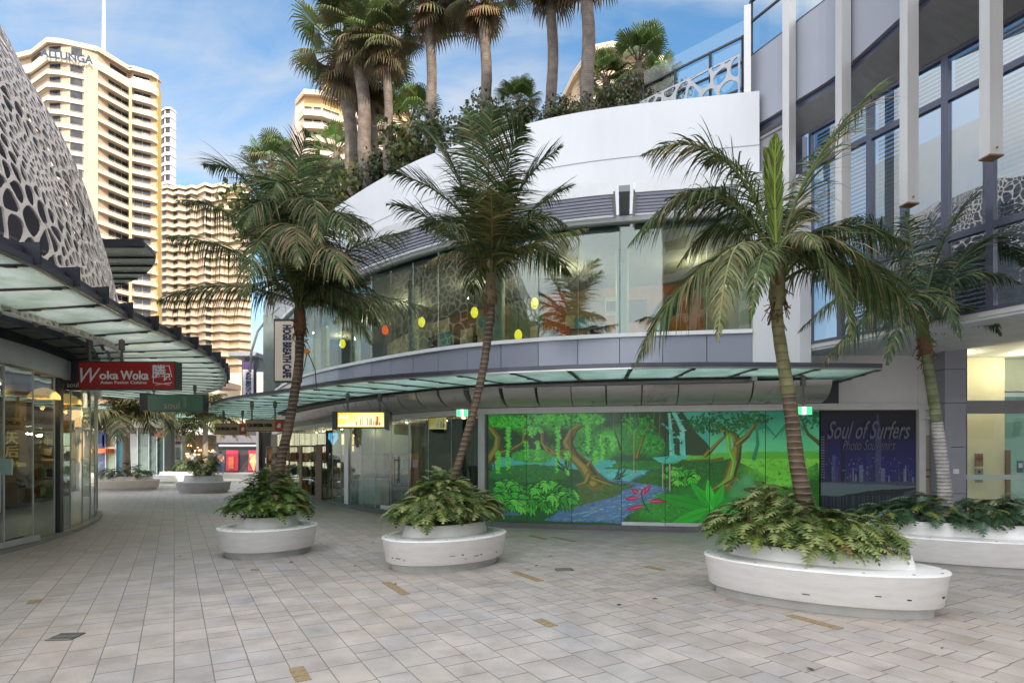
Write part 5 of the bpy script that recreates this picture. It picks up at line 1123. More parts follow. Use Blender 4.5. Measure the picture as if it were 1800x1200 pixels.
# orange flower spray hanging on the left palm trunk
t = thing('flower_spray', 'orange flower cluster with long dark stalks hanging from the left palm trunk', 'flowers', W(540, 618, 9.75)); rnd = random.Random(3); m = MB()
for k in range(26):
    d = Vector((rnd.gauss(0,1), rnd.gauss(0,1), rnd.gauss(0,1))).normalized(); m.tube([d*.0, d*.03, d*.055], [.012,.02,.004], 6)
m.build('flower', mat('orange_petal', (.75,.25,.04), .5, var=.2), t); m = MB()
for pts_ in ([(-.12,.02,.1),(0,0,0),(.06,0,-.12),(.13,0,-.3),(.15,0,-.6)], [(0,0,0),(-.04,0,-.2),(-.1,0,-.45),(-.15,0,-.62)]): m.tube(pts_, .008, 6)
m.build('stalk', mat('dark_stalk', (.05,.04,.03), .7), t)
# ------------------------------------------------------------------ painted panels
class Paint:
    def __init__(s, x0, x1, y0, y1, nx, ny, bgc):
        s.x = np.linspace(x0, x1, nx); s.y = np.linspace(y0, y1, ny); s.X, s.Y = np.meshgrid(s.x, s.y); s.c = np.zeros((ny, nx, 3)); s.c[:] = s2l(bgc); s.px = (x1-x0)/nx; s.r = np.random.RandomState(5)
        s.noise = s._n()
    def _n(s):
        n = np.zeros_like(s.X)
        for o in range(5):
            f = 2**o; ph = s.r.rand(6)*6.28
            n += (np.sin(s.X*.011*f+ph[0]+2*np.sin(s.Y*.013*f+ph[1]))*np.sin(s.Y*.017*f+ph[2]+1.7*np.sin(s.X*.009*f+ph[3])))/f**.8
        return n
    def put(s, m, col):
        col = np.array(s2l(col)) if not isinstance(col, np.ndarray) else col
        m = np.clip(m, 0, 1)[..., None]; s.c = s.c*(1-m)+col*m
    def grad(s, c0, c1, y0, y1): 
        t = np.clip((s.Y-y0)/(y1-y0), 0, 1)[..., None]; return np.array(s2l(c0))*(1-t)+np.array(s2l(c1))*t
    def ell(s, cx, cy, rx, ry, col, wob=0, soft=.08): 
        d = np.sqrt(((s.X-cx)/rx)**2+((s.Y-cy)/ry)**2)+wob*s.noise*.25; s.put((1-d)/soft*.5+.5, col)
    def poly(s, P, col, wob=0):
        X = s.X+wob*s.noise; Y = s.Y+wob*s.noise; ins = np.zeros(X.shape, bool); n = len(P)
        for i in range(n):
            (xa, ya), (xb, yb) = P[i], P[(i+1) % n]
            if ya == yb: continue
            c = ((ya > Y) != (yb > Y)) & (X < (xb-xa)*(Y-ya)/(yb-ya)+xa); ins ^= c
        s.put(ins.astype(float), col)
    def line(s, P, w0, w1, col, soft=1.5):
        n = len(P)-1
        best = np.full(s.X.shape, -1e9)
        for i in range(n):
            (xa, ya), (xb, yb) = P[i], P[i+1]; dx, dy = xb-xa, yb-ya; l2 = dx*dx+dy*dy+1e-9
            t = np.clip(((s.X-xa)*dx+(s.Y-ya)*dy)/l2, 0, 1); d = np.hypot(s.X-xa-t*dx, s.Y-ya-t*dy); w = (w0+(w1-w0)*(i+t)/n)/2; best = np.maximum(best, w-d)
        s.put(best/soft+.5, col)
    def leaf(s, x, y, a, l, w, col):
        ca, sa = math.cos(a), math.sin(a); r = l+4; i0, i1 = np.searchsorted(s.y, [y-r, y+r]); j0, j1 = np.searchsorted(s.x, [x-r, x+r])
        if i1 <= i0 or j1 <= j0: return
        X = s.X[i0:i1, j0:j1]-x; Y = s.Y[i0:i1, j0:j1]-y; u = (X*ca+Y*sa)/l; v = np.abs(-X*sa+Y*ca); W_ = w*np.sin(np.pi*np.clip(u, 0, 1)**.8)*.5
        m = np.clip((W_-v)/1.5+.5, 0, 1)*((u > 0) & (u < 1)); m = m[..., None]; s.c[i0:i1, j0:j1] = s.c[i0:i1, j0:j1]*(1-m)+np.array(s2l(col))*m
    def clump(s, cx, cy, rx, ry, n, l, w, cols, seed, spread=math.pi, up=-math.pi/2, star=0):
        r = random.Random(seed)
        for i in range(n):
            a = r.uniform(0, 6.28); q = math.sqrt(r.random()); x, y = cx+rx*q*math.cos(a), cy+ry*q*math.sin(a)
            if star:
                c = r.choice(cols)
                dk = tuple(v*.35 for v in cols[0])
                for k in range(star):
                    an = up+(k-(star-1)/2)*.42+math.pi+r.uniform(-.1, .1); q = l*r.uniform(.7, 1.1)*(1-.12*abs(k-(star-1)/2))
                    s.leaf(x-2, y-2, an, q*1.08, w*1.5, dk); s.leaf(x, y, an, q, w, c); s.leaf(x+1, y, an, q*.9, w*.22, tuple(min(1, v*1.3) for v in c))
            else: s.leaf(x, y, up+r.uniform(-spread, spread), l*r.uniform(.6, 1.2), w, r.choice(cols))
    def mesh(s, name, mt, fmap, i0=0, i1=None):
        """vertex coloured sheet for columns i0..i1"""
        i1 = i1 or len(s.x); nx, ny = i1-i0, len(s.y); V = [fmap((j)/(nx-1), 1-i/(ny-1)) for i in range(ny) for j in range(nx)]
        F = [(i*nx+j, (i+1)*nx+j, (i+1)*nx+j+1, i*nx+j+1) for i in range(ny-1) for j in range(nx-1)]
        me = bpy.data.meshes.new(name); me.from_pydata(V, [], F); me.materials.append(mt); a = me.color_attributes.new('tint', 'FLOAT_COLOR', 'POINT')
        c = np.ones((ny, nx, 4)); c[..., :3] = s.c[:, i0:i1]; a.data.foreach_set('color', c.ravel().astype(np.float32)); o = bpy.data.objects.new(name, me); COL.objects.link(o); return o
def rgb(h): return tuple(int(h[i:i+2], 16)/255 for i in (0, 2, 4))
P_ = Paint(85, 1830, 75, 700, 900, 320, rgb('1d5a34'))
g = lambda h: rgb(h)
# backdrop: sky glow at right, dark forest at left
P_.put((P_.X > 1120).astype(float)*np.clip((P_.X-1120)/90, 0, 1), P_.grad(g('3f9fa6'), g('7fe0b4'), 80, 330))
P_.put(((P_.Y > 315) & (P_.X > 1100)).astype(float), g('1c5c22'))
P_.ell(1650, 345, 620, 55, g('6fc04a'), .25)
P_.ell(330, 140, 330, 150, g('2d9a2c'), .6, .3); P_.ell(240, 130, 160, 70, g('3fc43a'), .8, .3); P_.ell(480, 120, 190, 70, g('38b235'), .8, .3); P_.ell(170, 240, 110, 120, g('154524'), .4, .3); P_.ell(340, 230, 70, 80, g('12351c'), .5, .3); P_.ell(480, 230, 50, 80, g('14381f'), .5, .3)
P_.ell(830, 170, 160, 120, g('1d4a2c'), .6, .3); P_.ell(820, 220, 130, 80, g('2a8a35'), .8, .25); P_.ell(950, 260, 70, 60, g('379a3c'), .6, .3); P_.ell(660, 270, 120, 80, g('2f9e35'), .9, .2); P_.ell(720, 230, 60, 60, g('58c84a'), .9, .3)
P_.poly([(960,75),(1120,75),(1250,270),(1250,320),(1060,320),(960,160)], g('3a4a33'), 4); P_.poly([(1110,75),(1260,75),(1255,270),(1190,200)], g('55b4c0'), 5)
for x0, y0, x1, w0 in ((1050,85,1058,14),(1075,80,1118,22)): P_.line([(x0-10,y0),(x1-10,y0+90),(x1-6,318)], w0, w0+8, g('7ad8e8')); P_.line([(x0-6,y0+10),(x1-7,y0+100),(x1-4,316)], 4, 5, g('c8f6f4'))
P_.line([(1000,140),(1050,180),(1062,310)], 8, 14, g('5cc4d8')); P_.line([(1085,215),(1112,235),(1105,315)], 12, 20, g('74d4e2'))
# water
P_.poly([(85,325),(560,318),(760,345),(740,392),(600,400),(330,362),(120,400),(85,395)], g('4fb6cf'), 3); P_.poly([(945,330),(1150,318),(1120,345),(1000,370)], g('5cc6d8'), 3); P_.poly([(640,388),(940,408),(890,440),(840,470),(1060,512),(980,540),(790,690),(380,690),(470,610),(700,560),(870,495),(720,460)], g('5a78c4'), 5); P_.poly([(640,388),(940,408),(860,440),(830,470),(720,450)], g('5fb8d6'), 4)
P_.poly([(85,600),(180,610),(260,660),(85,660)], g('5570b8'), 4)
r_ = random.Random(9)
for i in range(190):
    x, y = r_.uniform(400, 1000), r_.uniform(460, 685)
    if (y > 700-.42*(x-380)): P_.line([(x, y), (x+20, y-5), (x+40, y-14)], 2, 1, g(r_.choice(['a8c4f0','c8dcfa','7f9ce0'])))
P_.ell(320, 318, 105, 38, g('3cae34'), .3); P_.ell(290, 420, 210, 50, g('2a7a34'), .3)
P_.poly([(690,392),(770,355),(960,350),(1080,395),(940,405)], g('2c7c30'), 6); P_.poly([(560,560),(560,480),(700,470),(870,492),(700,560),(480,610)], g('4a6a2a'), 8); P_.poly([(840,462),(1100,345),(1500,330),(1830,350),(1830,700),(790,700),(1000,540),(1060,512)], g('2c6a2a'), 8)
P_.poly([(1400,345),(1480,385),(1620,455),(1760,385),(1830,350),(1830,330),(1400,330)], g('8fdf58')); P_.ell(1620, 395, 150, 48, g('7fd04a'), .1, .6); P_.ell(1630, 462, 85, 20, g('86d657'), .1, .6); P_.ell(1640, 545, 120, 40, g('4f9a35'), .2, .8)
P_.ell(1300, 600, 300, 110, g('2f8a38'), .5, .4); P_.ell(1000, 640, 130, 60, g('328c34'), .4, .3)
# palms silhouettes
for cx, cy in ((1500, 175), (1690, 185)):
    P_.line([(cx, cy), (cx+5, cy+80), (cx-15, 330)], 12, 22, g('2f8a7a'))
    for k in range(11): a = math.pi+k*math.pi/10; P_.line([(cx, cy), (cx+50*math.cos(a), cy-14+40*math.sin(a)), (cx+105*math.cos(a), cy+30*math.sin(a)+45)], 13, 3, g('2f8f7c'))
# painterly texture: short dabs that vary what is already there
r_ = random.Random(31)
for i in range(4200):
    x, y = r_.uniform(90, 1825), r_.uniform(80, 695); j0, i0 = int((x-85)/1745*899), int((y-75)/625*319); c = P_.c[i0, j0]; k = r_.choice([.6, .75, 1.3, 1.55]); 
    if x > 1120 and y < 335: continue
    if c[2] > c[1]*.8: 
        if r_.random() < .6: continue
        a = r_.uniform(-.35, .25)
    else: a = r_.uniform(0, 6.28)
    cs_ = tuple(min(1, max(0, float(v)*k)) for v in c); cs_ = tuple((v*12.92 if v <= .0031308 else 1.055*v**(1/2.4)-.055) for v in cs_); P_.leaf(x, y, a, r_.uniform(8, 26), r_.uniform(3, 8), cs_)
# trees
def tree(pts_, w0, w1): P_.line(pts_, w0, w1, g('7a6426')); P_.line([(x-w0*.15, y) for x, y in pts_], w0*.35, w1*.35, g('a89038')); P_.line([(x+w0*.28, y) for x, y in pts_], w0*.22, w1*.2, g('43391c'))
tree([(90,350),(135,270),(140,210),(100,150)], 60, 22); tree([(130,310),(210,280),(270,240),(275,150)], 26, 12); tree([(480,320),(400,290),(370,240),(370,160)], 30, 12)
tree([(650,470),(600,380),(530,310),(500,240),(530,170),(640,100)], 90, 20); tree([(500,290),(440,300),(390,260)], 30, 12); tree([(620,420),(600,470),(560,480)], 40, 14); tree([(640,440),(740,480)], 40, 8); tree([(610,370),(640,330)], 24, 8)
tree([(1350,470),(1390,330),(1400,250),(1380,200),(1280,160)], 70, 14); tree([(1400,250),(1450,210),(1500,130)], 38, 12); tree([(1230,320),(1290,250),(1350,190)], 26, 12); tree([(1320,330),(1230,345),(1100,350)], 16, 4); tree([(1370,440),(1270,500),(1200,540)], 30, 6); tree([(1400,440),(1440,500)], 20, 6)
P_.line([(1350,210),(1360,290),(1385,350),(1370,420),(1300,480)], 26, 12, g('77b04a')); P_.line([(1345,210),(1354,290),(1378,350),(1364,420)], 8, 5, g('9fd060'))
P_.line([(1830,250),(1770,200),(1740,130)], 24, 10, g('5a5a22')); tree([(870,330),(900,220),(940,130)], 20, 8); P_.line([(780,280),(750,180)], 12, 6, g('3a3a20'))
# canopies and vines
for cx, cy, rx, ry, n, s_ in ((300,100,230,40,260,1),(520,110,160,40,160,2),(1290,140,170,55,240,3),(1480,110,90,30,90,6),(650,260,100,50,120,4),(870,150,100,60,120,5),(960,265,60,30,60,7),(1790,120,60,40,60,8)):
    P_.clump(cx, cy, rx, ry, n, 22, 11, [g('1f7a28'), g('2f9a30'), g('45b83c'), g('17602a')] if cx < 1200 else [g('175a34'), g('206a38'), g('2a7a3c')], s_)
for cx, cy, rx, ry, n, s_ in ((200,120,110,30,150,11),(420,110,90,26,120,12),(620,110,80,24,70,13),(320,170,50,16,50,14)): P_.clump(cx, cy, rx, ry, n, 20, 10, [g('4ed036'), g('68e048'), g('3ab82c')], s_)
for vx, y0, y1 in ((190,130,380),(450,130,390),(610,120,280),(140,300,400),(500,300,410),(345,240,330),(285,240,330)): P_.line([(vx, y0), (vx+6, (y0+y1)/2), (vx, y1)], 26, 5, g('3fb830'))
for vx, y0, y1 in ((190,150,400),(450,150,410),(610,120,300),(140,300,420),(345,240,350),(285,240,340),(500,300,430),(685,200,340),(310,150,210),(650,290,380),(740,210,300)):
    for k in range(int((y1-y0)/7)): yy = y0+k*7; ww = 26*(1-(yy-y0)/(y1-y0)*.7); P_.clump(vx, yy, ww*.5, 5, 3, 15, 9, [g('6fe04a'), g('55cc3c'), g('8cf060')], k+vx)
for vx in (690, 745, 805, 830, 875, 960, 990): P_.line([(vx, 78), (vx+8*math.sin(vx), 150), (vx-6, 190+vx % 60)], 3, 2, g('7a9a4a'))
# ferns and bushes
for cx, cy, rx, ry, n, s_ in ((200,490,80,40,14,1),(330,500,150,50,20,2),(200,560,90,40,13,3),(430,520,110,50,18,4),(330,590,170,30,16,5),(480,560,80,40,12,6)):
    P_.clump(cx, cy, rx, ry, n, 62, 15, [g('3fae3a'), g('58cc4a'), g('2e8f30'), g('6fe058')], s_+40, star=7)
P_.clump(1090, 420, 100, 45, 34, 48, 15, [g('4fc03a'), g('6fdc50'), g('37a034'), g('8cf060')], 77, star=5)
for x, y in ((110,400),(500,400),(760,450)): P_.clump(x, y, 20, 12, 12, 75, 7, [g('0f3528'), g('185040')], x, .8, -.7 if x > 700 else -2.2)
P_.ell(1430, 490, 60, 50, g('4f9a70'), .3, .5); P_.ell(1450, 450, 30, 30, g('63ac80'), .3, .5); P_.ell(1400, 530, 40, 40, g('5aa070'), .3, .5)
for a, l, w_, c in ((-2.25,190,52,'2fae38'),(-1.75,170,50,'3ecb44'),(-1.2,160,50,'35b83c'),(-2.9,330,60,'2f9c30'),(2.75,250,60,'38b03c'),(2.1,170,60,'2f9a36'),(1.3,120,60,'37ac40'),(-.5,180,50,'2c8e48'),(.3,170,60,'36a848'),(-.1,190,44,'46c468')):
    P_.leaf(1270, 618, a, l, w_, g(c)); P_.line([(1270, 618), (1270+l*.9*math.cos(a), 618+l*.9*math.sin(a))], 3, 1, g('1c6a24'))
# magenta plant
for x, y, a, l in ((880,540,-2.5,55),(905,535,-.9,60),(880,560,3.0,80),(930,580,0,95),(905,608,2.9,105),(900,550,-1.4,50)): P_.leaf(x, y, a, l, 26, g('b8145c')); P_.leaf(x, y, a, l*.8, 9, g('e85a9a'))
P_.line([(890,530),(900,580),(930,640)], 5, 7, g('3a2a50'))
P_.line([(853,180),(853,440)], 4, 3, g('c8a860'))
P_.c *= (1+.16*P_.noise[..., None]*.5)
P_.c = np.clip(P_.c*np.array([.92, 1.2, .78]), 0, .82)
MUR = attrmat('mural_print', .38, coat=.15)
jx = [85, 288, 525, 785, 1018, 1252, 1545, 1830]
for k in range(7):
    i0, i1 = np.searchsorted(P_.x, jx[k]+1.5), np.searchsorted(P_.x, jx[k+1]-1.5); a, b = POSTX[k], POSTX[k+1]
    A_, B_ = a.lerp(b, .006), b.lerp(a, .006)
    zb = .19 if k in (3, 4) else .125
    o = P_.mesh('mural_panel', MUR, lambda u, v: (A_.x+(B_.x-A_.x)*u, A_.y+(B_.y-A_.y)*u-.012, zb+(2.495-zb)*v), i0, i1); world_parent(o, cb)
    m = MB(); m.bar((a.x, a.y+.03, 1.31), (b.x, b.y+.03, 1.31), .05, 2.37); pt(m, 'panel_backing', BLACK, cb)
    if k in (3, 4): m = MB(); m.bar((A_.x, A_.y-.02, .155), (B_.x, B_.y-.02, .155), .05, .07); pt(m, 'kick_plate', ALU, cb)
    if k in (3, 4):
        p = b.lerp(a, .08) if k == 3 else a.lerp(b, .08); m = MB(); m.tube([(p.x, p.y-.09, .85), (p.x, p.y-.09, 1.42)], .019, 10); m.bar((p.x, p.y-.09, .95), (p.x, p.y, .95), .012); m.bar((p.x, p.y-.09, 1.32), (p.x, p.y, 1.32), .012); pt(m, 'door_handle', mat('handle_steel', (.65,.6,.52), .3, metal=.8), cb)
# souvenir poster window: night skyline over water
Q_ = Paint(296, 836, 573, 1100, 300, 290, rgb('15142a'))
Q_.put(np.ones_like(Q_.X), Q_.grad(rgb('100f1c'), rgb('34338f'), 573, 860)); Q_.put((Q_.X > 640)*.55*(Q_.Y < 700), rgb('1a1620'))
r_ = random.Random(12)
def bld(x0, x1, yt, col): Q_.put(((Q_.X > x0) & (Q_.X < x1) & (Q_.Y > yt) & (Q_.Y < 892)).astype(float), rgb(col))
for i in range(34): x = 300+i*16+r_.uniform(-5, 5); bld(x, x+r_.uniform(7, 16), r_.uniform(815, 875), r_.choice(['4a5a86','2a2f5c','8a96b0','3c3f70']))
for x0, x1, yt, c in ((330,352,760,'2b2f66'),(362,380,770,'5a66a0'),(410,432,700,'20224a'),(515,538,815,'8090b8'),(560,580,760,'3a4080'),(608,640,650,'5a6494'),(645,662,830,'7a88b0'),(295,318,690,'3a3c55')): bld(x0, x1, yt, c)
Q_.poly([(608,660),(616,590),(622,585),(636,650)], rgb('4a5280'))
for i in range(160): x, y = r_.uniform(300, 830), r_.uniform(780, 890); Q_.put(((abs(Q_.X-x) < 1.6) & (abs(Q_.Y-y) < 1.4)).astype(float)*.8, rgb(r_.choice(['d8d8c0','a0b4d8','e8c890'])))
Q_.put((Q_.Y > 890).astype(float), Q_.grad(rgb('5a6c78'), rgb('161c26'), 890, 1010)); Q_.poly([(296,895),(560,900),(836,905),(836,918),(560,930),(400,955),(296,950)], rgb('7f959c'), 2); Q_.poly([(296,950),(400,957),(560,932),(836,912),(836,1100),(296,1100)], rgb('2c3742'), 2)
for i in range(26): x = 310+i*20+r_.uniform(-6, 6); Q_.put((abs(Q_.X-x) < r_.uniform(2, 6))*(Q_.Y > 950)*np.clip((1040-Q_.Y)/120, 0, .55), rgb('5f7280'))
Q_.poly([(836,920),(770,935),(750,960),(770,1010),(836,1060)], rgb('5c6a74'), 2)
for i in range(16): Q_.put(((Q_.X > 297) & (Q_.X < 318) & (abs(Q_.Y-(690+i*12)) < 2)).astype(float), rgb('8a8aa0'))
pa, pb = ray(CG, 1442), ray(CG, 1609)
Q_.c *= .6; o = Q_.mesh('souvenir_poster', MUR, lambda u, v: (pa.x+(pb.x-pa.x)*u, pa.y+(pb.y-pa.y)*u-.014, .12+2.37*v)); world_parent(o, cb)
m = MB(); m.bar((pa.x, pa.y+.03, 1.31), (pb.x, pb.y+.03, 1.31), .05, 2.37); pt(m, 'panel_backing', BLACK, cb)
m = MB(); m.box((pb.x+.09, pb.y, 1.31), (.13, .16, 2.6)); pt(m, 'window_frame', MATS['header'], cb)
SIL = mat('silver_letters', (.15,.145,.19), .35, metal=.3, var=0); cxp = (pa.x+pb.x)/2
for s, z, sz, sx_, dx in (('Soul of Surfers', 2.10, .27, .98, -.0), ('Photo Souvenirs', 1.80, .17, .92, .0)):
    o = text('lettering', s, sz, SIL, (cxp+dx, (pa.y+pb.y)/2-.03, z), rot=(R(90), 0, math.atan2(pb.y-pa.y, pb.x-pa.x)), shear=.45, sx=sx_, bold=.003 if z > 2 else 0); fit(o, 1.66 if z > 2 else 1.12, .36 if z > 2 else .2); world_parent(o, cb)
# lit yellow skyline sign
S_ = Paint(968, 1305, 692, 812, 220, 80, rgb('f2c114'))
S_.ell(1190, 770, 130, 70, rgb('fff6c0'), .3, .9); S_.ell(1060, 800, 60, 20, rgb('fff4c8'), .3, .6); S_.put((S_.Y > 796).astype(float), rgb('fff2c0'))
for i, (x, t_, w_, c) in enumerate(((1105,765,8,'8a6a3a'),(1120,720,9,'f8f0d0'),(1135,745,8,'b08850'),(1150,730,9,'c0b088'),(1168,710,8,'e8e0c0'),(1185,735,9,'9a8a60'),(1198,750,8,'b89858'),(1212,740,12,'6a8a90'),(1232,760,10,'b07838'),(1250,725,14,'9a4a28'),(1275,770,8,'7a3a20'))): S_.put(((abs(S_.X-x) < w_/2) & (S_.Y > t_) & (S_.Y < 800)).astype(float), rgb(c))
S_.ell(1262, 735, 22, 35, rgb('ffe890'), .1, .3); S_.put(((abs(S_.X-1258) < 8) & (S_.Y > 722) & (S_.Y < 798)).astype(float), rgb('a85a2a'))
LIT = attrmat('lit_sign', .4, estr=.42)
t, w, h = hsign('glowing yellow sign with a city skyline under the middle canopy', 592, 677, 723, 752, 14.2, mat('sign_yellow', (.8,.6,.05), .4), DARK, 3.08, (608, 665), dep=.3)
o = S_.mesh('picture', LIT, lambda u, v: (-w/2+.03+(w-.06)*u, -.012, -h/2+.03+(h-.06)*v)); o.parent = t
text('lettering', 'AU', .16, mat('lit_white', (.9,.9,.8), .5, var=0, emit=(1,1,.9), estr=.5), (-w*.36, -.018, .07), parent=t, ext=.002)
for e in (1, -1): m = MB(); m.box((e*(w/2+.055), .15, -.02), (.1, .34, h+.04)); m.build('end_cap', DARK, t)
t, w, h = hsign('small dull yellow skyline picture behind the shop glass left of the palm trunk', 753, 786, 729, 755, 15.8, mat('sign_yellow', (1,1,1)), DARK, 2.6, (), dep=.08)
o = S_.mesh('picture', attrmat('dull_print', .5, estr=.12), lambda u, v: (-w/2+.02+(w-.04)*u, -.012, -h/2+.02+(h-.04)*v)); o.parent = t
# blue notice in the shop window
t = thing('notice_sign', 'dark board with light blue arrow badge inside the shop left of the steel post', 'sign', W(586, 776, 19.4)); m = MB(); m.box((0,0,0),(.5,.03,.75)); m.build('board', mat('board_navy', (.08,.08,.12), .4), t)
m = MB(); m.face([(-.15,-.02,.28),(.15,-.02,.28),(.16,-.02,.1),(0,-.02,-.12),(-.16,-.02,.1)][::-1]); m.build('badge', mat('badge_blue', (.05,.30,.55), .4, var=0, emit=(.1,.5,.9), estr=.35), t); m = MB(); m.face([(-.07,-.026,.2),(.07,-.026,.2),(0,-.026,.05)][::-1]); m.build('arrow', PWH, t)
# ------------------------------------------------------------------ apartment towers
PEACH = mat('tower_peach', (.45,.35,.245), .85, var=.04, scale=.15)
PARA = mat('tower_parapet', (.57,.49,.385), .8, var=.03, scale=.2)
TGL = mat('tower_glass', (.035,.035,.04), .12, var=.8, scale=.6)
RAIL = mat('tower_rail', (.35,.33,.3), .5, metal=.3)
YEL = mat('tower_yellow', (.68,.46,.12), .8, var=.03)
def T_(px, Y): return Vector(((px-900)/FX*Y, Y))
def tower(label, poly, core, zt, nfl, fh, bands, wins, back, body=PEACH, para=PARA, ph=.95, first=0, rail=True, zb=0, wgroup=None, roofz=None):
    P = [T_(*p) for p in poly]; C = [T_(*p) for p in core]; b = C[len(C)//2]
    t = thing('apartment_tower', label, 'tower', (b.x, b.y+8, 0))
    roofz = roofz or zt
    m = MB(); m.prism([*C, C[-1]+Vector((C[-1].x/C[-1].y*back, back)), C[0]+Vector((C[0].x/C[0].y*back, back))][::-1], zb, roofz-.3); pt(m, 'wall', body, t, fix=True)
    m = MB(); m.wall(P, [p+Vector((0,.4)) for p in P], roofz-1.0, roofz); m.prism([*P, *[c+Vector((0,2)) for c in C[::-1]]], roofz-.6, roofz-.4); pt(m, 'roof', para, t)
    for k in range(nfl):
        z = zt-first-fh*(k+1)
        for (i0, i1) in bands:
            A = P[i0:i1+1]; Bc = [c.lerp(p, -.02)+Vector((0,.3)) for c, p in zip(C[i0:i1+1], A)]; m = MB()
            m.wall(A, [p+Vector((0,.22)) for p in A], z-.2, z+ph)
            for j in range(len(A)-1): m.face([(*A[j], z-.2), (*A[j+1], z-.2), (*Bc[j+1], z-.2), (*Bc[j], z-.2)])
            if rail:
                for j in range(len(A)-1): m.bar((*(A[j]+Vector((0,.1))), z+ph+.22), (*(A[j+1]+Vector((0,.1))), z+ph+.22), .06)
            pt(m, 'balcony', para, t)
        for (i, f0, f1, up) in wins:
            a, c = C[i].lerp(C[i+1], f0), C[i].lerp(C[i+1], f1); z0, z1 = (z+.05, z+fh-.24) if not up else (z+ph+.02, z+fh-.24)
            m = MB(); m.prism([a+Vector((0,-.06)), c+Vector((0,-.06)), c+Vector((0,.1)), a+Vector((0,.1))], z0, z1); w = pt(m, 'window', TGL, t)
            n = max(1, int((c-a).length/1.6)); m = MB()
            for q in range(n+1): p = a.lerp(c, q/n); m.box((p.x, p.y-.1, (z0+z1)/2), (.09, .08, z1-z0))
            m.bar((*(a+Vector((0,-.1))), z1), (*(c+Vector((0,-.1))), z1), .08)
            o = m.build('mullions', RAIL); o.parent = w; 
    return t
a_out = [(22,134),(54,132.6),(82,128.6),(107,129),(123,129.6),(148,130.6),(172,131.6),(190,133.6),(226,138),(232,138),(266,140),(277,141.5)]
a_core = [(22,135.6),(54,134.2),(84,130),(108,129.7),(123,129.9),(148,130.9),(172,132.2),(190,134.9),(226,139.7),(232,139.2),(266,141.2),(277,142)]
t1 = tower('tall cream apartment tower at upper left with a white mast on its roof', a_out, a_core, 88.4, 20, 2.83, [(0,4),(4,5),(6,9),(9,11)], [(0,.45,.97,0),(2,.15,.98,1),(4,.03,.93,1),(7,.02,.98,0),(9,.12,.98,1)], 26, first=2.2, roofz=91, ph=.68)
m = MB(); A = [T_(*p) for p in a_out]; m.wall(A, [p+Vector((0,.5)) for p in A], 86.0, 87.9); pt(m, 'sign_band', PARA, t1)
m = MB(); m.prism([T_(147.5,130.3), T_(172.3,131.3), T_(172.3,133), T_(147.5,133)], 0, 86.2); pt(m, 'pier', PEACH, t1)
for p0, p1 in ((226.5,232),): m = MB(); m.prism([T_(p0,137.7), T_(p1,137.7), T_(p1,141), T_(p0,141)], 0, 86.2); pt(m, 'pier', PEACH, t1)
m = MB(); m.prism([T_(277,141.4), T_(283.5,147), T_(284,168), T_(270,168), T_(266,144)], 0, 89.9); pt(m, 'side_wall', YEL, t1, fix=True)
m = MB(); m.prism([T_(-14,140), T_(24,137), T_(24,160), T_(-30,160)], 0, 91.8); pt(m, 'wing', PEACH, t1, fix=True)
for a, b, z0, z1 in ((3,4,0,0),): pass
for i, f0, f1 in ((1,.05,.6),(2,.1,.95),(4,.1,.85),(7,.1,.9),(9,.1,.9)):
    a = T_(*a_core[i]).lerp(T_(*a_core[i+1]), f0); c = T_(*a_core[i]).lerp(T_(*a_core[i+1]), f1); m = MB(); m.prism([a+Vector((0,-.08)), c+Vector((0,-.08)), c, a], 88.0, 89.8); pt(m, 'penthouse_window', TGL, t1)
a, b = T_(93,128.3), T_(146,129.8); c = (a+b)/2; o = text('lettering', 'ALLUNGA', 2.3, mat('sign_blue', (.015,.04,.09), .6, var=0), (c.x, c.y-.35, 87.05), rot=(R(90), R(0), math.atan2(b.y-a.y, b.x-a.x)), bold=.06, sx=.92, ext=.08); o.location.z = 86.85; world_parent(o, t1)
p = T_(182.5, 136); t = thing('roof_mast', 'thin white mast rising from the roof of the left tower', 'mast', (p.x, p.y, 90)); m = MB(); m.tube([(0,0,-1),(0,0,12),(0,0,26)], [.42,.30,.16], 10); m.build('pole', mat('mast_white', (.8,.8,.8), .5, var=0), t)
# second tower, lower and further away
b_out = [(284,206),(294,205),(304,206.5),(314,205.2),(326,206.5),(336,204.8),(346,206),(360,203),(374,205),(388,203.4),(402,205),(420,203.6),(441,206)]
b_core = [(p, y+1.1) for p, y in b_out]
tower('peach apartment tower with scalloped balconies behind the left palm', b_out, b_core, 93.5, 22, 2.8, [(0,6),(6,12)], [(0,.15,.85,0),(2,.1,.9,0),(4,.1,.9,0),(7,.1,.8,0)], 25, ph=.8)
c_out = [(283,355),(290,352),(300,352),(309,356)]
tower('slender white tower far away between the two left apartment towers', c_out, [(p, y+1) for p, y in c_out], 205, 34, 5.6, [(0,3)], [(0,.1,.9,0),(1,.1,.9,0)], 20, body=mat('far_white', (.72,.72,.72), .8), para=mat('far_white', (1,1,1)), ph=1.6, rail=False)
m = MB()
d_out = [(519,132),(534,128),(566,128.5),(598,131),(625,129),(655,133),(690,131),(722,135)]
d_core = [(519,132.5),(534,129.6),(566,130.1),(598,132.6),(625,130.6),(655,134.6),(690,132.6),(722,136.6)]
t4 = tower('cream apartment tower with orange balcony undersides behind the tall fan palms', d_out, d_core, 79.5, 16, 2.75, [(0,7)], [(1,.05,.46,1),(1,.54,.96,1),(2,.05,.95,1),(4,.05,.95,1),(5,.05,.9,1)], 26, first=2.6, body=mat('tower_orange', (.60,.40,.20), .85, var=.03), ph=1.0)
m = MB(); m.prism([T_(507.5,150), T_(519,131.4), T_(534,129.0), T_(534,140), T_(526,155)], 0, 77.5); pt(m, 'side_wall', mat('tower_pink', (.58,.47,.42), .85, var=.03), t4, fix=True)
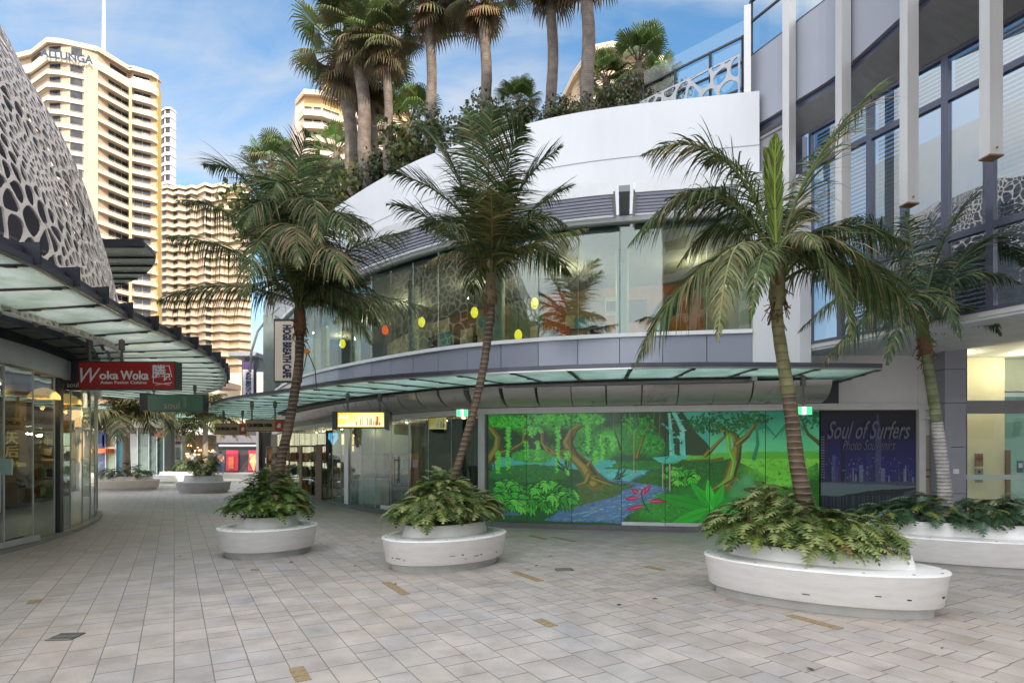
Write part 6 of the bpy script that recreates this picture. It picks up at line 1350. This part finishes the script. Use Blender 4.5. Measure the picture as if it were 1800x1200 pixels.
e_out = [(981,118),(1008,108),(1040,101),(1076,100),(1110,101),(1172,104)]
tower('cream apartment building partly hidden by the right fan palms', e_out, [(p, y+2.5) for p, y in e_out], 70.5, 5, 2.9, [(1,5)], [(0,.55,.85,1),(1,.2,.9,0),(2,.1,.9,0),(4,.1,.9,0)], 25, first=4, zb=0)
# added unseen block behind the camera; its shadow keeps the mall in shade
SH = SUN_D*62; t = thing('shade_block', 'large unseen block added behind the viewpoint to shade the mall', 'building', (SH.x, SH.y, 0), math.atan2(-SUN_D.x, SUN_D.y))
m = MB(); m.box((0,0,27), (84, 14, 54)); m.build('wall', mat('shade_block_wall', (.62,.60,.57), .85, var=.04), t)
for sgn in (1, -1):
    m = MB()
    for i in range(14):
        for j in range(17): m.box((-39+i*6, sgn*7.02, 4+j*3), (4.2, .1, 1.6))
    m.build('window_rows', TGL, t)['kind'] = 'stuff'  # window rows dress the added block
# ------------------------------------------------------------------ far end of the mall
def block(name, label, cat, px0, px1, py0, py1, Y, dep, mt):
    a, b = W(px0, py0, Y), W(px1, py1, Y); z0 = max(0, b.z) if py1 < 825 else 0
    t = thing(name, label, cat, ((a.x+b.x)/2, Y, z0)); m = MB(); m.box((0, dep/2, (a.z-z0)/2), (b.x-a.x, dep, a.z-z0)); m.build('wall', mt, t); return t, (a.x+b.x)/2, z0
def addp(t, name, px0, px1, py0, py1, Y, mt, d=.1):
    a, b = W(px0, py0, Y), W(px1, py1, Y); m = MB(); m.box(((a.x+b.x)/2, Y, (a.z+b.z)/2), (b.x-a.x, d, a.z-b.z)); o = m.build(name, mt); world_parent(o, t); return o
CRB = mat('cream_far', (.62,.52,.38), .8, var=.04, scale=.4)
t, _, _ = block('shop_building', 'sunny cream building closing the far end of the mall', 'building', 366, 500, 655, 845, 62, 14, CRB)
for a, b, c, d in ((382,404,700,716),(412,424,700,716)): addp(t, 'window', a, b, c, d, 61.9, TGL)
addp(t, 'canopy', 376, 412, 674, 684, 60, mat('dark_awning', (.16,.13,.11), .7), 3)
t, _, _ = block('shop_building', 'dark ice cream shop with red posters at the end of the mall', 'shop', 379, 452, 757, 832, 50, 4, mat('dark_shop', (.045,.042,.05), .5, var=.1))
addp(t, 'fascia', 381, 452, 765, 778, 49.8, mat('fascia_grey', (.16,.15,.17), .5)); addp(t, 'fascia_trim', 385, 452, 781, 784, 49.6, ALU)
RP = mat('poster_red', (.55,.03,.07), .4, var=.3, scale=.9)
for k, (a, b) in enumerate(((398,419),(437,450))): addp(t, 'poster', a, b, 791, 827, 49.9, RP)
addp(t, 'poster_picture', 402, 411, 803, 823, 49.8, mat('poster_orange', (.8,.18,.08), .5, var=.3)); 
m = MB(); c = W(444, 812, 49.7); m.tube([c+Vector((0,0,.4)), c+Vector((.02,0,0)), c+Vector((.1,0,-.75))], [.22,.28,.02], 12); c = W(444, 800, 49.7); m.tube([c+Vector((0,0,.15)), c+Vector((0,0,-.2))], .25, 12); pt(m, 'cone_picture', mat('cone_tan', (.7,.4,.2), .5, var=.2), t)
t, _, _ = block('cafe_building', 'brown lit cafe front at the end of the mall with white awning above', 'shop', 299, 382, 764, 832, 52, 4, mat('cafe_brown', (.12,.075,.045), .6, var=.5, scale=1.4))
addp(t, 'awning', 300, 384, 735, 764, 50, mat('awning_white', (.80,.79,.76), .6), 3); addp(t, 'counter', 312, 366, 812, 831, 51, mat('cafe_counter', (.40,.28,.16), .6, var=.3)); 
rnd = random.Random(8); m = MB()
for i in range(24):
    c = W(rnd.uniform(304,378), rnd.uniform(778,806), 51.7); m.box(c, (rnd.uniform(.1,.5), .05, rnd.uniform(.06,.2)))
pt(m, 'lit_menu', mat('menu_glow', (.8,.5,.2), .5, var=0, emit=(1,.6,.25), estr=.9), t)
t = thing('shop_sign', 'white sign with red lettering over the far cafe entrance', 'sign', W(313, 757, 47)); m = MB(); m.box((0,0,0),(1.5,.15,.42)); m.build('board', PWH, t); text('lettering', 'Just Cuts', .32, mat('letter_red', (.7,.06,.03), .5, var=0), (0,-.085,-.0), parent=t, bold=.012, sx=1.05)
t, _, _ = block('shop_building', 'row of glass fronted shops beyond the left restaurant', 'building', 166, 300, 712, 848, 36, .5, mat('shop_far_wall', (.34,.33,.30), .7, var=.1))
for i, (a, b, mt) in enumerate(((170,186,mat('sp_a', (.10,.12,.20), .4, var=.5)),(188,204,mat('sp_b', (.45,.50,.38), .5, var=.2)),(206,217,mat('sp_c', (.06,.22,.28), .4, var=.3)),(228,242,mat('sp_d', (.62,.62,.60), .4, var=.1)),(244,262,mat('sp_e', (.38,.46,.40), .3, var=.2)),(264,276,mat('sp_f', (.30,.38,.33), .3, var=.2)),(279,288,mat('sp_g', (.04,.10,.07), .3, var=.2)))): addp(t, 'shop_window', a, b, 762, 842, 35.9, mt); addp(t, 'frame', b, b+1.6, 752, 844, 35.8, ALU, .15)
addp(t, 'orange_awning', 170, 194, 788, 796, 35.5, mat('awning_orange', (.7,.14,.05), .6), .8); addp(t, 'orange_sign', 274, 292, 757, 768, 35.2, mat('sign_salmon', (.62,.28,.18), .6), .3); addp(t, 'fascia', 168, 296, 738, 752, 35, mat('fascia_tan', (.42,.36,.30), .6, var=.2), 1.5)
m = MB(); c = W(177, 772, 35.6); m.box(c, (.5,.1,.9)); c = W(184, 774, 35.6); m.box(c, (.22,.1,.7)); pt(m, 'poster', mat('poster_navy', (.03,.05,.16), .5), t)
t, _, _ = block('pillar', 'dark square pillar beside the far glass shops', 'pillar', 289, 301, 716, 840, 34, .35, mat('pillar_dark', (.06,.055,.055), .6))
t, _, _ = block('pillar', 'dark pillar with a pale post under the surf shop sign', 'pillar', 456, 476, 759, 855, 28.5, .8, mat('pillar_black', (.018,.018,.022), .4))
addp(t, 'post', 452, 456, 755, 856, 28.4, STEEL, .2); addp(t, 'notice', 467, 472, 804, 814, 28.4, PWH); addp(t, 'notice', 468, 472, 795, 801, 28.4, MATS['notice_grey'])
# pale glass canopies over the far shops
for px0, px1, py, Y, dep, lab in ((230,340,716,30,9,'pale glass canopy over the far left shops'),(300,398,728,40,6,'pale canopy in front of the far cafe')):
    a, b = W(px0, py, Y), W(px1, py, Y); t = thing('glass_canopy', lab, 'canopy', ((a.x+b.x)/2, Y, a.z)); m = MB(); c_ = (b.x-a.x)/2
    m.prism([(-c_-3, 0), (-c_, -1.2), (0, -2.0), (c_*.8, -1.2), (c_, 0), (c_*.8, dep), (-c_-3, dep)], 0, .03); m.build('glass', CAN, t); m = MB()
    for k in range(9): x = -c_-2+k*(2*c_+2)/8; m.bar((x,-1.2,.05),(x,dep,.05),.06,.12)
    m.build('rib', DARK, t)
# information totem
t = thing('information_totem', 'slim information totem with purple top in front of the far cafe', 'totem', (W(311, 0, 38).x, 38, 0)); m = MB(); m.box((0,.05,1.45),(.55,.12,1.5)); m.box((0,.1,.35),(.42,.1,.7)); m.build('panel', mat('totem_white', (.6,.6,.6), .5, var=.1), t); m = MB(); m.box((0,-.03,2.28),(.57,.14,.16)); m.build('top_band', PUR, t); m = MB(); m.box((0,-.03,1.6),(.4,.04,.8)); m.build('map', mat('map_grey', (.22,.24,.25), .5, var=.4, scale=6), t)
# grey support canopy above the white banner and curved frame behind the tall banner
t = thing('rooftop_shade', 'small grey flat canopy above the white vertical cafe sign', 'canopy', W(431, 628, 25)); m = MB(); m.box((0,.6,.1),(1.15,1.8,.16)); m.box((.1,.9,-.2),(.6,1.0,.45)); m.build('slab', mat('shade_grey', (.34,.36,.42), .5), t)
t = thing('facade_frame', 'tall grey curved frame panel left of the cream vertical sign', 'frame', (W(466, 0, 23).x, 23.2, 3.6)); m = MB(); m.box((.05,.3,1.7),(.46,.5,3.4)); m.tube([(-.75,.2,1.2),(-.7,.2,2.0),(-.45,.2,2.8),(0,.2,3.4),(.4,.2,3.75)], .05, 8); m.build('panel', mat('frame_green_grey', (.16,.20,.20), .5), t)
# ------------------------------------------------------------------ shop fittings seen through the glass
TN = attrmat('goods', .6)
def rack(label, c, rz, seed, cols, w=1.5, h=1.8, grp='display racks in the glazed shops'):
    t = thing('display_rack', label, 'rack', (c.x, c.y, .1), rz, grp); rnd = random.Random(seed); m = MB()
    for x in (-w/2, w/2): m.box((x,0,h/2),(.04,.4,h))
    for z in (.05, h*.35, h*.68, h): m.box((0,0,z),(w,.4,.03))
    m.build('frame', mat('rack_wood', (.22,.14,.08), .6), t); m = MB(); m.cc = (1,1,1)
    for z, hh in ((.07, .5), (h*.35+.02, .5), (h*.68+.02, .45)):
        x = -w/2+.08
        while x < w/2-.1: q = rnd.uniform(.06, .2); m.cc = tuple(v*rnd.uniform(.6, 1.3) for v in rnd.choice(cols)); m.box((x+q/2, rnd.uniform(-.06,.06), z+hh*.4*rnd.uniform(.7,1)), (q*.9, .25, hh*.8*rnd.uniform(.6, 1))); x += q
    m.build('goods', TN, t)
warm = [(.35,.2,.08),(.5,.4,.25),(.1,.08,.07),(.45,.12,.06),(.2,.25,.15),(.6,.5,.35),(.08,.1,.16)]
cool = [(.3,.33,.32),(.5,.52,.5),(.12,.14,.14),(.2,.26,.24),(.4,.35,.3)]
pcs = [(ray(CG, p), p) for p in (500, 522, 545, 566, 597)]
words = ['furthest left', 'second from the left', 'middle', 'second from the right', 'nearest the steel post']
for i, (p, px) in enumerate(pcs):
    q = p+Vector(((px-900)/FX, 1)).normalized()*(1.7+.3*(i % 2)); rack('wooden display rack of mixed goods in the glass shop, '+words[i], q, R(-10+i*14), i+1, warm)
for px, d, lab in ((640, 2.6, 'pale display rack in the office shop right of the steel post'), (705, 3.0, 'grey display rack behind the glass entrance door')):
    p = ray(CG, px); q = p+Vector(((px-900)/FX, 1)).normalized()*d; rack(lab, q, R(-35), px, cool, 1.1, 1.5)
def desk(label, px, d, col, nm, w=1.1, hgt=.75):
    p = ray(CG, px); q = p+Vector(((px-900)/FX, 1)).normalized()*d; t = thing('desk', label, 'desk', (q.x, q.y, .1), R(-25)); m = MB(); m.box((0,0,hgt),(w,.6,.04)); m.build('top', mat(nm, col, .5), t); m = MB(); m.box((0,.05,hgt/2),(w*.9,.4,hgt-.04)); m.build('front', mat(nm, col, .5), t)
desk('pale stone counter behind the glass right of the middle palm trunk', 815, 1.6, (.45,.42,.34), 'counter_stone', 1.2, .62)
desk('white desk inside the glass office left of the entrance door', 655, 1.4, (.6,.6,.58), 'desk_white', .9)
# woven pot with plant next to the person in the shop
p = ray(CG, 572); q = p+Vector(((572-900)/FX, 1)).normalized()*.9; t = thing('potted_plant', 'plant in a dark woven pot inside the glass shop', 'potted plant', (q.x, q.y, .1)); m = MB(); m.tube([(0,0,0),(0,0,.45)], [.28,.36], 16); m.build('pot', mat('woven_pot', (.07,.05,.04), .8, var=.4, scale=30), t)
m = MB(); m.cc = (1,1,1); rnd = random.Random(4)
for i in range(90):
    d = Vector((rnd.gauss(0,1), rnd.gauss(0,1), abs(rnd.gauss(0,1))+.3)).normalized(); g_ = rnd.uniform(.6,1.6); m.cc = (.06*g_,.11*g_,.03*g_); m.tube([(0,0,.45), Vector((0,0,.45))+d*.35, Vector((0,0,.4))+d*.65], [.005,.035,.004], 4)
m.build('foliage', BSH, t)
# ------------------------------------------------------------------ people
def skin(name, J, E, mt, parent, sub=1):
    me = bpy.data.meshes.new(name); me.from_pydata([j[:3] for j in J], E, []); o = bpy.data.objects.new(name, me); COL.objects.link(o)
    s = o.modifiers.new('s', 'SKIN'); s.use_smooth_shade = True; sv = me.skin_vertices[0].data
    for i, j in enumerate(J): sv[i].radius = (j[3], j[4] if len(j) > 4 else j[3]); sv[i].use_root = i == 0
    o.modifiers.new('b', 'SUBSURF').levels = sub
    dg = bpy.context.evaluated_depsgraph_get(); m2 = bpy.data.meshes.new_from_object(o.evaluated_get(dg)); bpy.data.objects.remove(o); m2.name = name; m2.materials.clear(); m2.materials.append(mt); m2.polygons.foreach_set('use_smooth', [True]*len(m2.polygons)); o = bpy.data.objects.new(name, m2); COL.objects.link(o); o.parent = parent; return o
SKN = mat('skin', (.45,.27,.19), .55, var=.05)
def person(label, x, y, z, rz, shirt, trous, hair, step=.18, cap=None, short=False):
    t = thing('person', label, 'person', (x, y, z), rz); s = step
    # pelvis0 waist1 chest2 neck3 head4 headtop5 | shoulders elbows wrists | hips knees ankles toes
    J = [(0,0,.95,.12,.09),(0,0,1.12,.11,.085),(0,0,1.32,.135,.09),(0,0,1.48,.052),(0,-.01,1.58,.07,.085),(0,-.01,1.70,.065,.08),
         (-.18,0,1.40,.055),(-.22,s*.4,1.14,.042),(-.21,-s*.5,.92,.028),(.18,0,1.40,.055),(.22,-s*.4,1.14,.042),(.21,s*.3-.08,.92,.028),
         (-.09,0,.90,.085),(-.10,-s*.7,.50,.058),(-.10,-s,.09,.04),(-.10,-s-.13,.04,.035),(.09,0,.90,.085),(.10,s*.3,.50,.058),(.10,s,.10,.04),(.10,s-.12,.04,.035),
         (-.21,-s*.6-.01,.85,.03,.018),(.21,s*.3-.1,.85,.03,.018)]
    E = [(0,1),(1,2),(2,3),(3,4),(4,5),(2,6),(6,7),(7,8),(2,9),(9,10),(10,11),(0,12),(12,13),(13,14),(14,15),(0,16),(16,17),(17,18),(18,19),(8,20),(11,21)]
    skin('body', J, E, SKN, t)
    g = .018; U = [0,1,2,6,7,9,10]; K = {v: i for i, v in enumerate(U)}; JJ = [tuple(J[u][:3])+tuple(r+g for r in J[u][3:]) for u in U]; JJ[K[7]] = (*Vector(J[6][:3]).lerp(Vector(J[7][:3]), .75), .058); JJ[K[10]] = (*Vector(J[9][:3]).lerp(Vector(J[10][:3]), .75), .058)
    skin('shirt', JJ, [(K[a], K[b]) for a, b in ((0,1),(1,2),(2,6),(6,7),(2,9),(9,10))], shirt, t)
    U = [0,12,13,14,16,17,18]; K = {v: i for i, v in enumerate(U)}; JJ = [tuple(J[u][:3])+tuple(r+g for r in J[u][3:]) for u in U]
    if short: JJ[K[14]] = (*Vector(J[13][:3]), .07); JJ[K[18]] = (*Vector(J[17][:3]), .07); JJ[K[13]] = (*Vector(J[12][:3]).lerp(Vector(J[13][:3]), .5), .085); JJ[K[17]] = (*Vector(J[16][:3]).lerp(Vector(J[17][:3]), .5), .085)
    skin('trousers', JJ, [(K[a], K[b]) for a, b in ((0,12),(12,13),(13,14),(0,16),(16,17),(17,18))], trous, t)
    m = MB(); m.tube([(0,.02,1.60),(0,.02,1.68),(0,.01,1.75),(0,.01,1.785)], [.095,.105,.085,.03], 14)
    if cap: m.bar((0,-.04,1.70),(0,-.18,1.68),.15,.015)
    m.build('cap' if cap else 'hair', hair, t, smooth=True); return t
fab = lambda n, c: mat('fabric_'+n, c, .85, var=.1, scale=8)
person('person in navy top, jeans and white cap walking at the far end', W(377,0,45).x, 45, 0, R(170), fab('navy', (.03,.04,.09)), fab('denim', (.12,.17,.26)), PWH, cap=True)
person('person in salmon pink top and jeans beside the one in navy', W(388,0,44.5).x, 44.5, 0, R(190), fab('salmon', (.62,.26,.20)), fab('denim', (1,1,1)), fab('brown', (.10,.06,.04)))
person('person in a grey top left of the bright far palm trunk', W(346,0,46).x, 46, 0, R(120), fab('grey', (.16,.16,.17)), fab('charcoal', (.05,.05,.055)), fab('brown', (1,1,1)))
person('person in a white top standing near the far cafe counter', W(338,0,48).x, 48, 0, R(20), fab('white', (.6,.6,.58)), fab('charcoal', (1,1,1)), fab('brown', (1,1,1)), .05)
p = ray(CG, 583); q = p+Vector(((583-900)/FX, 1)).normalized()*.8
person('person in grey green top and tan trousers standing inside the glass shop', q.x, q.y, .1, R(150), fab('greengrey', (.20,.24,.24)), fab('tan', (.55,.36,.20)), fab('brown', (1,1,1)), .04)

# fallen leaves and bits near the planters
rnd = random.Random(77); m = MB(); m.cc = (1,1,1)
for cx_, cy_, r_2 in ((-4.0,9.9,1.5),(-1,8.9,1.7),(3.4,6.6,2.0),(6,8.6,2.6),(-12.7,24.6,2.6)):
    for k in range(9):
        a_ = rnd.uniform(0, 6.28); q_ = rnd.uniform(.75, 1.3)*r_2; x_, y_ = cx_+q_*math.cos(a_), cy_+q_*math.sin(a_); l_ = rnd.uniform(.015, .05); t_ = rnd.uniform(0, 3.1)
        d_ = Vector((math.cos(t_), math.sin(t_), 0)); s_ = Vector((-d_.y, d_.x, 0)); c_ = Vector((x_, y_, .009)); m.cc = rnd.choice([(.16,.09,.04),(.1,.08,.04),(.2,.15,.06),(.05,.05,.04)])
        m.face([c_-d_*l_, c_+s_*l_*.35+Vector((0,0,.006)), c_+d_*l_, c_-s_*l_*.35])
tag(m.build('leaf_litter', BSH), kind='stuff')
